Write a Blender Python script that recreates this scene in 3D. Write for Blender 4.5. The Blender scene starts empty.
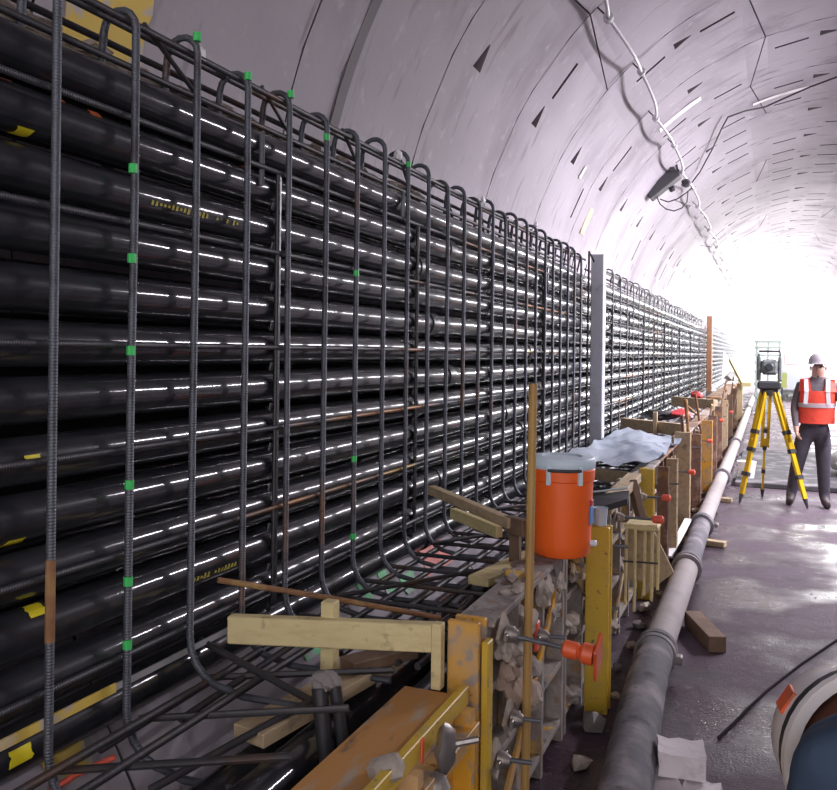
import bpy, bmesh, math, random
from mathutils import Vector, Matrix, Euler
random.seed(7)
R = math.radians
C = bpy.context.scene.collection
# ------------------------------------------------------------------ camera geometry (metres; tunnel runs along +Y)
F = 850.; TH = R(22.35); RO = R(.7); CX = 418.5; CY = 351.7; HC = 1.86
def ray(px, py):
    u = px-CX; v = py-CY
    x = u*math.cos(RO)+v*math.sin(RO); y = -u*math.sin(RO)+v*math.cos(RO)
    a = x/F; b = -y/F
    return (-math.sin(TH)+a*math.cos(TH), math.cos(TH)+a*math.sin(TH), b)
def atX(px, py, X):
    r = ray(px, py); t = X/r[0]; return Vector((X, r[1]*t, HC+r[2]*t))
def atZ(px, py, Z):
    r = ray(px, py); t = (Z-HC)/r[2]; return Vector((r[0]*t, r[1]*t, Z))
def atY(px, py, Y):
    r = ray(px, py); t = Y/r[1]; return Vector((r[0]*t, Y, HC+r[2]*t))
def atT(px, py, RR=3.2):
    r = ray(px, py); A = r[0]**2+r[2]**2; B = 2*(-.86*r[0]+(HC-2.28)*r[2]); Cc = .86**2+(HC-2.28)**2-RR*RR
    t = (-B+math.sqrt(B*B-4*A*Cc))/2/A; return Vector((r[0]*t, r[1]*t, HC+r[2]*t))
# ------------------------------------------------------------------ materials
def mat(name, col, rough=.6, metal=0., mix=None, bump=None, emit=None, spec=None, rnoise=None, alpha=None, coat=0.):
    m = bpy.data.materials.new(name); m.use_nodes = True
    nt = m.node_tree; n = nt.nodes; l = nt.links; b = n['Principled BSDF']
    b.inputs['Base Color'].default_value = (*col, 1); b.inputs['Roughness'].default_value = rough
    b.inputs['Metallic'].default_value = metal
    if spec is not None: b.inputs['Specular IOR Level'].default_value = spec
    if coat: b.inputs['Coat Weight'].default_value = coat; b.inputs['Coat Roughness'].default_value = .1
    tc = n.new('ShaderNodeTexCoord')
    prev = None
    for mx in (mix or []):
        c2, scale, lo, hi = mx[:4]; st = mx[4] if len(mx) > 4 else (1, 1, 1)
        mp = n.new('ShaderNodeMapping'); mp.inputs['Scale'].default_value = st
        l.new(tc.outputs['Object'], mp.inputs['Vector'])
        no = n.new('ShaderNodeTexNoise'); no.inputs['Scale'].default_value = scale; no.inputs['Detail'].default_value = 6
        l.new(mp.outputs['Vector'], no.inputs['Vector'])
        cr = n.new('ShaderNodeMapRange'); cr.inputs['From Min'].default_value = lo; cr.inputs['From Max'].default_value = hi
        l.new(no.outputs['Fac'], cr.inputs['Value'])
        mi = n.new('ShaderNodeMix'); mi.data_type = 'RGBA'
        if prev: l.new(prev, mi.inputs[6])
        else: mi.inputs[6].default_value = (*col, 1)
        mi.inputs[7].default_value = (*c2, 1)
        l.new(cr.outputs['Result'], mi.inputs[0]); prev = mi.outputs[2]
    if prev: l.new(prev, b.inputs['Base Color'])
    if rnoise:
        sc, lo, hi, r0, r1 = rnoise[:5]
        no = n.new('ShaderNodeTexNoise'); no.inputs['Scale'].default_value = sc; no.inputs['Detail'].default_value = 5
        l.new(tc.outputs['Object'], no.inputs['Vector'])
        cr = n.new('ShaderNodeMapRange'); cr.inputs['From Min'].default_value = lo; cr.inputs['From Max'].default_value = hi
        cr.inputs['To Min'].default_value = r0; cr.inputs['To Max'].default_value = r1
        l.new(no.outputs['Fac'], cr.inputs['Value']); l.new(cr.outputs['Result'], b.inputs['Roughness'])
    if bump:
        pn = None
        for bb in (bump if isinstance(bump, list) else [bump]):
            kind, scale, strength, dist = bb[:4]; st = bb[4] if len(bb) > 4 else (1, 1, 1)
            mp = n.new('ShaderNodeMapping'); mp.inputs['Scale'].default_value = st
            l.new(tc.outputs['Object'], mp.inputs['Vector'])
            if kind == 'noise':
                no = n.new('ShaderNodeTexNoise'); no.inputs['Scale'].default_value = scale; no.inputs['Detail'].default_value = 4; o = no.outputs['Fac']
            else:
                no = n.new('ShaderNodeTexWave'); no.inputs['Scale'].default_value = scale; no.bands_direction = kind; no.inputs['Distortion'].default_value = .4; o = no.outputs['Fac']
            l.new(mp.outputs['Vector'], no.inputs['Vector'])
            bp = n.new('ShaderNodeBump'); bp.inputs['Strength'].default_value = strength; bp.inputs['Distance'].default_value = dist
            l.new(o, bp.inputs['Height'])
            if pn: l.new(pn, bp.inputs['Normal'])
            pn = bp.outputs['Normal']
        l.new(pn, b.inputs['Normal'])
    if emit:
        b.inputs['Emission Color'].default_value = (*emit[0], 1); b.inputs['Emission Strength'].default_value = emit[1]
    return m
M = {}
M['liner'] = mat('lining_concrete', (.36, .33, .355), .75, mix=[((.43, .395, .43), .45, .42, .62, (1, .9, 1)), ((.23, .205, .225), 1.1, .52, .74, (1, 1, .5)), ((.50, .46, .48), 9, .6, .8), ((.25, .22, .24), 5, .60, .75, (.4, 2, .4))],
                 bump=[('noise', 30, .25, .004), ('noise', 3, .25, .01)])
M['pocket'] = mat('pocket_concrete', (.20, .18, .19), .9)
M['groove'] = mat('joint_dark', (.10, .09, .10), .9)
M['floor'] = mat('wet_concrete', (.052, .033, .046), .4, spec=.4, mix=[((.105, .076, .100), 1.2, .45, .65), ((.05, .04, .045), 2.6, .55, .7), ((.15, .12, .14), 22, .58, .75)],
                 bump=[('noise', 9, .35, .015), ('noise', 90, .6, .008), ('noise', 2.5, .25, .03)], rnoise=(1.2, .38, .56, .14, .75))
M['conduit'] = mat('black_conduit', (.016, .017, .021), .42, coat=.85, spec=.12, bump=[('noise', 16, .22, .005, (1, 1.6, 1)), ('noise', 50, .12, .002)], rnoise=(3, .35, .7, .3, .5),
                   mix=[((.05, .05, .055), 3.2, .58, .75, (1, .4, 1)), ((.028, .028, .032), 14, .5, .7)])
M['coupling'] = mat('coupling_black', (.02, .02, .024), .35)
M['rebar'] = mat('rebar_steel', (.115, .125, .145), .5, .5, mix=[((.19, .10, .055), 1.6, .60, .72, (1, .6, 1)), ((.06, .06, .065), 9, .5, .7)], bump=('Z', 36, .5, .002))
M['rebar_long'] = mat('rebar_long', (.075, .075, .082), .5, .5, mix=[((.28, .14, .06), .9, .57, .68, (1, .7, 1)), ((.30, .2, .05), 1.3, .66, .72, (1, .5, 1))], bump=('Y', 36, .5, .002))
M['rebar_dark'] = mat('rebar_dark', (.06, .058, .062), .5, .4, mix=[((.12, .07, .045), 3, .55, .7)], bump=('noise', 60, .5, .003))
M['rust'] = mat('rusty_steel', (.26, .13, .06), .75, .2, mix=[((.42, .27, .1), 7, .5, .7), ((.10, .06, .04), 12, .55, .7)], bump=('noise', 40, .4, .003))
M['hanger'] = mat('spacer_strip', (.03, .031, .036), .35, bump=('noise', 40, .4, .004))
M['yellow'] = mat('yellow_form_paint', (.70, .36, .025), .5, mix=[((.52, .34, .16), 4, .44, .60), ((.33, .29, .25), 19, .52, .64), ((.72, .42, .02), 3, .6, .7), ((.22, .12, .05), 30, .64, .72)], bump=('noise', 30, .4, .004))
M['yellow_clean'] = mat('yellow_form_bright', (.60, .40, .04), .45, mix=[((.45, .33, .1), 8, .52, .7), ((.2, .15, .08), 34, .62, .7)], bump=('noise', 40, .2, .003))
M['caked'] = mat('form_caked_concrete', (.27, .24, .215), .8, mix=[((.55, .34, .05), 6, .60, .64), ((.40, .37, .34), 4, .5, .68), ((.09, .08, .08), 5, .60, .72), ((.33, .22, .13), 11, .55, .7)], bump=[('noise', 18, .8, .02), ('noise', 60, .4, .006)])
M['brownform'] = mat('form_brown', (.17, .095, .065), .8, mix=[((.42, .22, .05), 4, .56, .64), ((.34, .27, .22), 7, .52, .7), ((.07, .05, .045), 9, .58, .7)], bump=('noise', 20, .7, .015))
M['ply'] = mat('stained_plywood', (.52, .26, .08), .6, mix=[((.42, .36, .28), 3.2, .52, .62, (3, 1, 1)), ((.12, .09, .07), 4, .58, .68, (4, 1, 1))], bump=('noise', 30, .3, .004))
M['timber'] = mat('pale_timber', (.68, .58, .30), .7, mix=[((.60, .50, .25), 5, .45, .7, (1, 9, 9)), ((.38, .30, .16), 22, .62, .75)], bump=('noise', 12, .3, .004, (1, 8, 8)))
M['timber2'] = mat('weathered_timber', (.46, .36, .22), .75, mix=[((.34, .25, .15), 4, .45, .7, (6, 1, 6)), ((.2, .15, .1), 14, .6, .75)], bump=('noise', 12, .3, .004, (8, 1, 8)))
M['timber3'] = mat('dark_timber', (.16, .10, .065), .75, mix=[((.24, .16, .1), 6, .5, .7)], bump=('noise', 16, .4, .005))
M['stake'] = mat('stake_wood', (.44, .27, .085), .6, mix=[((.30, .17, .06), 10, .5, .7, (1, 1, .2))], bump=('noise', 20, .3, .003))
M['galv'] = mat('cast_steel', (.33, .31, .29), .42, .75, mix=[((.20, .17, .14), 14, .5, .7)], bump=('noise', 40, .5, .005))
M['mud'] = mat('mud_caked_steel', (.42, .37, .31), .85, mix=[((.25, .2, .16), 12, .5, .7), ((.5, .3, .08), 9, .64, .7)], bump=('noise', 30, .8, .01))
M['orange'] = mat('cooler_orange', (.98, .15, .018), .38, bump=('noise', 160, .2, .001))
M['lid'] = mat('cooler_lid', (.66, .80, .88), .4)
M['darkgrey'] = mat('dark_plastic', (.05, .055, .06), .5)
M['conecol'] = mat('orange_cone', (.75, .12, .035), .35, mix=[((.45, .12, .06), 12, .55, .7)])
M['redorange'] = mat('red_paint', (.80, .12, .07), .5, mix=[((.4, .1, .07), 14, .55, .7)])
M['red'] = mat('red_cloth', (.45, .03, .035), .7)
M['pink'] = mat('pink_cloth', (.75, .30, .28), .7)
M['green'] = mat('green_paint', (.05, .55, .12), .5)
M['greenp'] = mat('green_spray', (.12, .62, .22), .6, mix=[((.35, .42, .38), 14, .5, .6)])
M['yel'] = mat('yellow_tape', (.82, .70, .02), .5)
M['yelprint'] = mat('yellow_print', (.48, .42, .06), .6)
M['yelspray'] = mat('yellow_spray', (.72, .52, .10), .7, mix=[((.50, .46, .42), 9, .52, .62)])
M['coral'] = mat('coral_spray', (.82, .20, .14), .6, mix=[((.5, .4, .38), 18, .58, .66)])
M['odot'] = mat('orange_mark', (.70, .17, .05), .6)
M['tarp'] = mat('pale_blue_sheet', (.60, .67, .74), .45, mix=[((.36, .43, .52), 4, .5, .65)], bump=('noise', 8, .4, .02))
M['white'] = mat('white_plastic', (.78, .78, .78), .5)
M['whitebag'] = mat('white_sack', (.74, .70, .70), .8, mix=[((.55, .5, .48), 9, .55, .7)], bump=[('noise', 25, .5, .01)])
M['post'] = mat('pale_grey_post', (.55, .57, .62), .5, mix=[((.42, .42, .44), 6, .55, .7)])
M['opost'] = mat('orange_brown_post', (.32, .15, .085), .6, mix=[((.4, .2, .12), 8, .5, .7)])
M['hose'] = mat('dusty_pipe', (.15, .145, .16), .85, spec=.25, mix=[((.30, .28, .29), 5, .46, .66), ((.08, .075, .08), 9, .60, .7)], bump=[('noise', 14, .6, .012), ('noise', 50, .3, .004)])
M['hoselight'] = mat('pale_pipe', (.34, .31, .30), .8, mix=[((.30, .27, .26), 6, .5, .65)], bump=('noise', 24, .4, .006))
M['rubber'] = mat('black_rubber', (.03, .03, .033), .4, bump=('noise', 25, .4, .006))
M['greymud'] = mat('grey_knob', (.22, .20, .19), .8, bump=('noise', 30, .6, .01))
M['cable'] = mat('light_cable', (.55, .53, .55), .3)
M['cabled'] = mat('dark_cable', (.05, .048, .055), .5)
M['box'] = mat('junction_box', (.06, .058, .065), .5)
M['whitep'] = mat('white_grout_patch', (.85, .85, .82), .7)
M['tripod'] = mat('tripod_yellow', (.68, .46, .01), .4)
M['vest'] = mat('vest_orange', (.82, .075, .04), .6, bump=('noise', 12, .4, .02))
M['reflect'] = mat('reflective_band', (.80, .80, .82), .35)
M['jacket'] = mat('grey_brown_jacket', (.11, .095, .105), .8, bump=('noise', 9, .5, .03))
M['trouser'] = mat('dark_trousers', (.055, .048, .065), .8, bump=('noise', 9, .5, .03))
M['boot'] = mat('dark_boots', (.05, .045, .05), .6)
M['boot2'] = mat('brown_boot', (.06, .045, .045), .6)
M['skin'] = mat('skin', (.50, .32, .25), .55)
M['hair'] = mat('hair', (.05, .035, .03), .7)
M['hat'] = mat('grey_helmet', (.38, .36, .38), .45)
M['helmet'] = mat('white_helmet', (.72, .69, .67), .28, mix=[((.5, .44, .36), 5, .6, .75)])
M['blue'] = mat('blue_jacket', (.022, .042, .075), .8, bump=('noise', 14, .4, .02))
M['block'] = mat('white_block', (.70, .66, .67), .8, mix=[((.5, .47, .48), 10, .55, .7)], bump=('noise', 14, .6, .015))
M['wagon'] = mat('grey_wagon', (.25, .26, .30), .6, mix=[((.4, .3, .3), 3, .6, .7)])
M['plate'] = mat('slab_grey', (.07, .068, .072), .85, spec=.2, mix=[((.2, .19, .2), 3, .5, .65)], bump=('noise', 12, .4, .01))
M['signg'] = mat('yellow_green_sign', (.42, .47, .16), .5)
M['rail'] = mat('steel_rail', (.2, .17, .16), .35, .8)
M['lampon'] = mat('lit_tube', (1, 1, 1), .5, emit=((1., .96, 1.), 12))
M['lamph'] = mat('lamp_housing', (.6, .6, .62), .5)
# ------------------------------------------------------------------ mesh helpers
class MB:
    def __init__(s): s.bm = bmesh.new()
    def box(s, lo, hi, rot=None, at=None, bev=0.):
        lo = Vector(lo); hi = Vector(hi)
        g = bmesh.ops.create_cube(s.bm, size=1)
        vs = g['verts']; c = (lo+hi)/2; d = hi-lo
        for v in vs: v.co = Vector((v.co.x*d.x, v.co.y*d.y, v.co.z*d.z))
        if bev:
            es = list({e for v in vs for e in v.link_edges})
            r = bmesh.ops.bevel(s.bm, geom=es, offset=bev, segments=1, affect='EDGES', profile=.5)
            vs = list({v for f in r['faces'] for v in f.verts} | {v for v in vs if v.is_valid})
        m = Matrix.Translation(at if at is not None else c)
        if rot is not None: m = m @ (rot.to_4x4() if isinstance(rot, (Matrix,)) else Euler(rot).to_matrix().to_4x4())
        for v in vs: v.co = m @ v.co
        return s
    def beam(s, a, b, w, h, bev=0., up=(0, 0, 1)):
        a = Vector(a); b = Vector(b); y = (b-a).normalized(); u = Vector(up)
        if abs(y.dot(u)) > .97: u = Vector((1, 0, 0))
        x = y.cross(u).normalized(); z = x.cross(y)
        m = Matrix((x, y, z)).transposed(); L = (b-a).length
        return s.box((-w/2, -L/2, -h/2), (w/2, L/2, h/2), rot=m, at=(a+b)/2, bev=bev)
    def tube(s, pts, r, n=8, caps=True, closed=False):
        pts = [Vector(p) for p in pts]; rr = r if isinstance(r, (list, tuple)) else [r]*len(pts)
        rings = []; up = None
        for i, p in enumerate(pts):
            a = pts[max(i-1, 0)]; b = pts[min(i+1, len(pts)-1)]; t = (b-a).normalized()
            if up is None:
                up = Vector((0, 0, 1)) if abs(t.z) < .9 else Vector((1, 0, 0))
            x = t.cross(up).normalized(); up = x.cross(t).normalized()
            rings.append([s.bm.verts.new(p + (x*math.cos(2*math.pi*k/n)+up*math.sin(2*math.pi*k/n))*rr[i]) for k in range(n)])
        for a, b in zip(rings, rings[1:]):
            for k in range(n):
                s.bm.faces.new((a[k], a[(k+1) % n], b[(k+1) % n], b[k]))
        if caps:
            s.bm.faces.new(rings[0][::-1]); s.bm.faces.new(rings[-1])
        return s
    def lathe(s, prof, c, n=32, axis=(0, 0, 1), caps=True):
        q = Vector((0, 0, 1)).rotation_difference(Vector(axis)).to_matrix(); c = Vector(c); rings = []
        for r, z in prof:
            rings.append([s.bm.verts.new(c + q @ Vector((r*math.cos(2*math.pi*k/n), r*math.sin(2*math.pi*k/n), z))) for k in range(n)])
        for a, b in zip(rings, rings[1:]):
            for k in range(n): s.bm.faces.new((a[k], a[(k+1) % n], b[(k+1) % n], b[k]))
        if caps: s.bm.faces.new(rings[0][::-1]); s.bm.faces.new(rings[-1])
        return s
    def poly(s, pts, ext):                       # polygon extruded by vector
        e = Vector(ext); a = [s.bm.verts.new(Vector(p)) for p in pts]; b = [s.bm.verts.new(Vector(p)+e) for p in pts]
        n = len(a); s.bm.faces.new(a[::-1]); s.bm.faces.new(b)
        for k in range(n): s.bm.faces.new((a[k], a[(k+1) % n], b[(k+1) % n], b[k]))
        return s
    def lump(s, c, d, seed=0, amp=.15, sub=2, rot=None):
        g = bmesh.ops.create_icosphere(s.bm, subdivisions=sub, radius=1); rnd = random.Random(seed)
        ph = [rnd.uniform(0, 6) for _ in range(9)]
        for v in g['verts']:
            n = v.co.copy(); k = 1+amp*(math.sin(3*n.x+ph[0])*math.sin(4*n.y+ph[1])+.6*math.sin(6*n.z+ph[2]+3*n.x)+.4*math.sin(9*n.y+ph[3]))
            q = Vector((n.x*k*d[0], n.y*k*d[1], n.z*k*d[2]))
            if rot is not None: q = Euler(rot).to_matrix() @ q
            v.co = q+Vector(c)
        return s
    def build(s, name, m, parent=None, smooth=True, ang=35, origin=None):
        bmesh.ops.recalc_face_normals(s.bm, faces=s.bm.faces)
        if origin is None and parent is None:
            xs = [v.co for v in s.bm.verts]
            lo = Vector([min(v[i] for v in xs) for i in range(3)]); hi = Vector([max(v[i] for v in xs) for i in range(3)])
            origin = Vector(((lo.x+hi.x)/2, (lo.y+hi.y)/2, lo.z))
        elif origin is None: origin = Vector((0, 0, 0))
        origin = Vector(origin)
        for v in s.bm.verts: v.co -= origin
        me = bpy.data.meshes.new(name); s.bm.to_mesh(me); s.bm.free()
        ms = m if isinstance(m, list) else [m]
        for x in ms: me.materials.append(x)
        if smooth:
            me.shade_smooth()
            try: me.set_sharp_from_angle(angle=R(ang))
            except Exception: pass
        o = bpy.data.objects.new(name, me); C.objects.link(o); o.location = origin
        if parent is not None:
            o.parent = parent
        return o
def tag(o, label, cat, group=None, kind=None):
    if label: o['label'] = label
    if cat: o['category'] = cat
    if group: o['group'] = group
    if kind: o['kind'] = kind
    return o
def thing(name, label, cat, loc=(0, 0, 0), group=None, rz=0):
    o = bpy.data.objects.new(name, None); C.objects.link(o); o.location = loc; o.rotation_euler = (0, 0, rz)
    o.empty_display_size = .1
    return tag(o, label, cat, group)
def part(mb, name, m, root, **k):                  # geometry given in world coordinates, parented to an unrotated root
    o = mb.build(name, m, root, **k)
    base = root; off = Vector((0, 0, 0))
    while base is not None: off += Vector(base.location); base = base.parent
    for v in o.data.vertices: v.co -= off-Vector(o.location)
    o.location = (0, 0, 0)
    return o
def struct(o): o['kind'] = 'structure'; return o
ORD = ['first', 'second', 'third', 'fourth', 'fifth', 'sixth', 'seventh', 'eighth', 'ninth', 'tenth', 'eleventh', 'twelfth', 'thirteenth', 'fourteenth', 'fifteenth', 'sixteenth', 'seventeenth', 'eighteenth', 'nineteenth', 'twentieth',
       'twenty-first', 'twenty-second', 'twenty-third', 'twenty-fourth', 'twenty-fifth', 'twenty-sixth', 'twenty-seventh', 'twenty-eighth', 'twenty-ninth', 'thirtieth']
# ------------------------------------------------------------------ tunnel lining
RT = 3.2; TX = .86; TZ = 2.28; YEND = 92.; W = 1.58
def tp(ang, y, r=RT): return Vector((TX+r*math.cos(R(ang)), y, TZ+r*math.sin(R(ang))))
def lining():
    bm = bmesh.new()
    def q(*vs):
        f = bm.faces.new([bm.verts.new(v) for v in vs]); return f
    def cell(a0, a1, y0, y1, hole=None, depth=.06, apex=None):
        co = [(a0, y0), (a1, y0), (a1, y1), (a0, y1)]
        if not hole:
            q(*[tp(*c) for c in co]); return
        for k in range(4):
            k2 = (k+1) % 4
            q(tp(*co[k]), tp(*co[k2]), tp(*hole[k2]), tp(*hole[k]))
            if apex: q(tp(*hole[k]), tp(*hole[k2]), tp(apex[0], apex[1], RT+depth)).material_index = 2
            else: q(tp(*hole[k]), tp(*hole[k2]), tp(*hole[k2], RT+depth), tp(*hole[k], RT+depth)).material_index = 1
        if not apex: q(*[tp(*h, RT+depth) for h in hole]).material_index = 1
    g = .006
    k0 = -4; nr = int((YEND-3.68)/W)+1
    bounds = []
    a = 151.25+27*3
    while a > -50:
        bounds += [('p', a, a-4.5), ('s', a-4.5, a-13.5), ('j', a-13.5, a-18), ('s', a-18, a-27)]; a -= 27
    for k in range(k0, nr):
        y0 = 3.68+W*k+g; y1 = y0+W-2*g; ym = (y0+y1)/2
        for (t, a1, a0) in bounds:
            if a0 > 226 or a1 < -46: continue
            if t == 'p':
                ac = (a0+a1)/2; yc = y0+.27*W
                cell(a0, a1, y0, ym, [(ac-1.9, yc-.012), (ac+1.5, yc-.08), (ac+1.5, yc+.08), (ac-1.9, yc+.012)], .15, (ac+1.2, yc))
                cell(a0, a1, ym, y1)
            elif t == 's':
                ac = (a0+a1)/2
                for (ya, yb, fr) in ((y0, ym, .31), (ym, y1, .83)):
                    yc = y0+fr*W
                    if k < 2 or random.Random(k*31+int(a0)*7+int(fr*10)).random() < (.62 if ac > 120 else .45): cell(a0, a1, ya, yb); continue
                    cell(a0, a1, ya, yb, [(ac-3.2, yc-.026), (ac+3.2, yc-.026), (ac+3.2, yc+.026), (ac-3.2, yc+.026)], .03)
            else:
                ac = (a0+a1)/2; sgn = 1 if k % 2 else -1; s_ = 1.7*sgn
                if not ((120 < ac < 140 and k in (1, 2, 7, 11, 14)) or (100 < ac < 115 and k in (3, 4, 5, 8, 12)) or (ac < 90 and (k+int(ac)) % 3 == 0)): cell(a0, a1, y0, y1); continue
                cell(a0, a1, y0, y1, [(ac-.12+s_, y0+.004), (ac+.12+s_, y0+.004), (ac+.12-s_, y1-.004), (ac-.12-s_, y1-.004)], .04)
        # ring flanges and the bottom of the joint
        aa = [226-4.53*i for i in range(61)]
        for u, v in zip(aa, aa[1:]):
            f = q(tp(u, y0), tp(v, y0), tp(v, y0, RT+.05), tp(u, y0, RT+.05)); f.material_index = 1
            f = q(tp(u, y1), tp(v, y1), tp(v, y1, RT+.05), tp(u, y1, RT+.05)); f.material_index = 1
            f = q(tp(u, y1-.01, RT+.05), tp(v, y1-.01, RT+.05), tp(v, y1+2*g+.01, RT+.05), tp(u, y1+2*g+.01, RT+.05)); f.material_index = 1
    bmesh.ops.remove_doubles(bm, verts=bm.verts, dist=.0005)
    # outer rock-side skin so the shell has thickness
    yA = 3.68+W*k0; yB = 3.68+W*nr
    aa = [226-4.53*i for i in range(61)]
    for u, v in zip(aa, aa[1:]):
        q(tp(u, yA, RT+.3), tp(v, yA, RT+.3), tp(v, yB, RT+.3), tp(u, yB, RT+.3))
        q(tp(u, yA, RT+.05), tp(v, yA, RT+.05), tp(v, yA, RT+.3), tp(u, yA, RT+.3))
        q(tp(u, yB, RT+.05), tp(v, yB, RT+.05), tp(v, yB, RT+.3), tp(u, yB, RT+.3))
    # face normals toward the axis for the inner skin
    for f in bm.faces:
        c = f.calc_center_median(); d = Vector((c.x-TX, 0, c.z-TZ))
        if f.normal.dot(d) > 0 and d.length < RT+.2: f.normal_flip()
    me = bpy.data.meshes.new('ceiling'); bm.to_mesh(me); bm.free()
    me.materials.append(M['liner']); me.materials.append(M['groove']); me.materials.append(M['pocket'])
    me.shade_smooth(); me.set_sharp_from_angle(angle=R(20))
    o = bpy.data.objects.new('ceiling', me); C.objects.link(o)
    return struct(o)
lining()
fb = MB(); zf = 0.
xl = TX-math.sqrt(RT**2-TZ**2)-.03; xr = TX+math.sqrt(RT**2-TZ**2)+.03
for i in range(0, 1): fb.box((xl, -2.6, -.3), (xr, YEND, 0))
struct(fb.build('floor', M['floor'], smooth=False, origin=(0, 0, 0)))
# thin dark band laid across the lining near the camera
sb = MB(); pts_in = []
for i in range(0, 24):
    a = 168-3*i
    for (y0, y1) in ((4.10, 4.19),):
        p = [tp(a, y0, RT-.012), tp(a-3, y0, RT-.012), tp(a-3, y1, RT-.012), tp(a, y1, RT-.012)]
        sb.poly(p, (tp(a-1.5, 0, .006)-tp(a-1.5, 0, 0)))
o = sb.build('lining_band_1', mat('dark_band', (.13, .115, .125), .7), ang=60); struct(o)
# ------------------------------------------------------------------ conduits
CXX = -1.88; CR = .066; ROWS = [2.655-.1572*i for i in range(13)]
conds = []
def conduit(x, z, y0, y1, r, label, group, seed, name='conduit_pipe', root=None, amp=.003, n=20, coup=True):
    rnd = random.Random(seed); pts = []; y = y0; ph = [rnd.uniform(0, 6.3) for _ in range(3)]
    while y < y1+.01:
        dz = amp*(math.sin(y*1.1+ph[0])+.7*math.sin(y*2.3+ph[1])) if y < 30 else 0
        dx = amp*.5*math.sin(y*1.7+ph[2]) if y < 30 else 0
        pts.append((x+dx, y, z+dz)); y += .4 if y < 30 else 6
    rt = thing(name, label, 'pipe', (x, y0, z-r), group)
    body = part(MB().tube(pts, r, n), 'pipe_body', M['conduit'], rt, ang=60)
    if coup:
        yy = y0+rnd.uniform(6.2, 9.)
        while yy < 30:
            part(MB().lathe([(r+.001, 0), (r+.007, .006), (r+.007, .11), (r+.001, .116)], (x, yy, z), 20, (0, 1, 0)), 'coupling', M['coupling'], rt)
            yy += 6.1
    return rt
for i, z in enumerate(ROWS):
    w = ['topmost', 'second', 'third', 'fourth', 'fifth', 'sixth', 'seventh', 'eighth', 'ninth', 'tenth', 'eleventh', 'twelfth', 'lowest'][i]
    lab = f"{w} long shiny black conduit in the front bank of pipes on the left wall" if i in (0, 12) else f"{w} from the top of the long shiny black conduits in the front bank"
    conds.append(conduit(CXX, z, -2., 88., CR, lab, 'front bank of black conduits', i, coup=(i not in (0, 3))))
for i, z in enumerate(ROWS[:11]):
    conduit(-2.035, z+.03, -2., 60., .06, 'black conduit of the rear layer, glimpsed in the gaps behind the front bank', 'rear layer of black conduits', 40+i, coup=False, n=12)
# conduits lying in the bottom of the trench
for i, (x, z) in enumerate(((-1.60, .42), (-1.46, .56), (-1.31, .60), (-1.165, .56))):
    conduit(x, z, -1.5, 34., .07, f"{['farthest from the walkway', 'second from the left', 'third from the left', 'nearest the yellow formwork'][i]} of the black conduits lying low in the trench", 'conduits lying in the trench', 60+i, coup=False)
b = MB()
for i in range(26):
    rn = random.Random(i); b.lump((-2.08+rn.uniform(-.03, .03), .9+i*.16, 2.80+rn.uniform(-.02, .02)), (.07, .13, .045), i, .35, 3)
tag(b.build('mortar_bed', mat('beige_mortar', (.40, .35, .29), .9, mix=[((.2, .17, .15), 14, .5, .65)], bump=('noise', 30, .8, .01))), 'lumpy beige mortar packed between the top conduit and the lining at the upper left', 'mortar', kind='stuff')
# marks on the conduits
def onpipe(row, y, ang, dr=.0015):
    return Vector((CXX+(CR+dr)*math.cos(R(ang)), y, ROWS[row]+(CR+dr)*math.sin(R(ang))))
def nearest(px, py):
    p = atX(px, py, CXX+CR); r = min(range(13), key=lambda i: abs(ROWS[i]-p.z)); return r, p.y, max(-70, min(70, math.degrees(math.asin(max(-1, min(1, (p.z-ROWS[r])/CR))))))
def patch(row, y0, y1, a0, a1, m, name):
    b = MB(); n = 5; rnd = random.Random(int(y0*1000))
    lo = []; hi = []
    for j in range(n+1):
        a = a0+(a1-a0)*j/n
        lo.append(onpipe(row, y0+rnd.uniform(-.006, .006), a, .002)); hi.append(onpipe(row, y1+rnd.uniform(-.006, .006), a, .002))
    for j in range(n):
        b.poly([lo[j], hi[j], hi[j+1], lo[j+1]], (-.0015, 0, 0))
    rt = conds[row]
    return part(b, name, m, rt)
for (px, py, w, a) in ((34, 136, .05, 18), (22, 545, .06, 22), (45, 611, .06, 20), (22, 755, .07, 18), (33, 460, .05, 12)):
    r, y, an = nearest(px, py); patch(r, y-w/2, y+w/2, an-a, an+a, M['yel'], 'yellow_tape')
for (px, py) in ((66, 98), (100, 113), (250, 169), (15, 75)):
    r, y, an = nearest(px, py); patch(r, y-.018, y+.02, an-12, an+12, M['odot'], 'orange_mark')
def text_marks(px0, px1, py0, py1, n):
    r, y0, a0 = nearest(px0, py0); r2, y1, a1 = nearest(px1, py1); b = MB(); rnd = random.Random(int(px0)); am = -14; r = r if ROWS[r] > atX(px0, py0, CXX+CR).z-.03 else r
    for i in range(n):
        y = y0+(y1-y0)*i/n
        if rnd.random() < .15: continue
        L = (y1-y0)/n*.6; h = rnd.choice((4, 7, 9))
        b.poly([onpipe(r, y, am-h), onpipe(r, y+L, am-h), onpipe(r, y+L, am+h*.7), onpipe(r, y+L*.3, am+h)], (-.001, 0, 0))
    part(b, 'printed_marking', M['yelprint'], conds[r])
text_marks(152, 240, 178, 200, 24); text_marks(190, 238, 560, 546, 14)
r, y, an = nearest(30, 655)
part(MB().beam((CXX+CR+.004, 1.2, ROWS[11]-.09), (CXX+CR+.004, 2.03, ROWS[11]-.09), .006, .028), 'yellow_strip', M['yelspray'], conds[11])
part(MB().beam((CXX+CR+.003, 2.03, ROWS[11]-.09), (CXX+CR+.003, 2.75, ROWS[11]-.09), .006, .02), 'grey_strip', mat('grey_strip', (.35, .35, .36), .6), conds[11])
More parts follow.
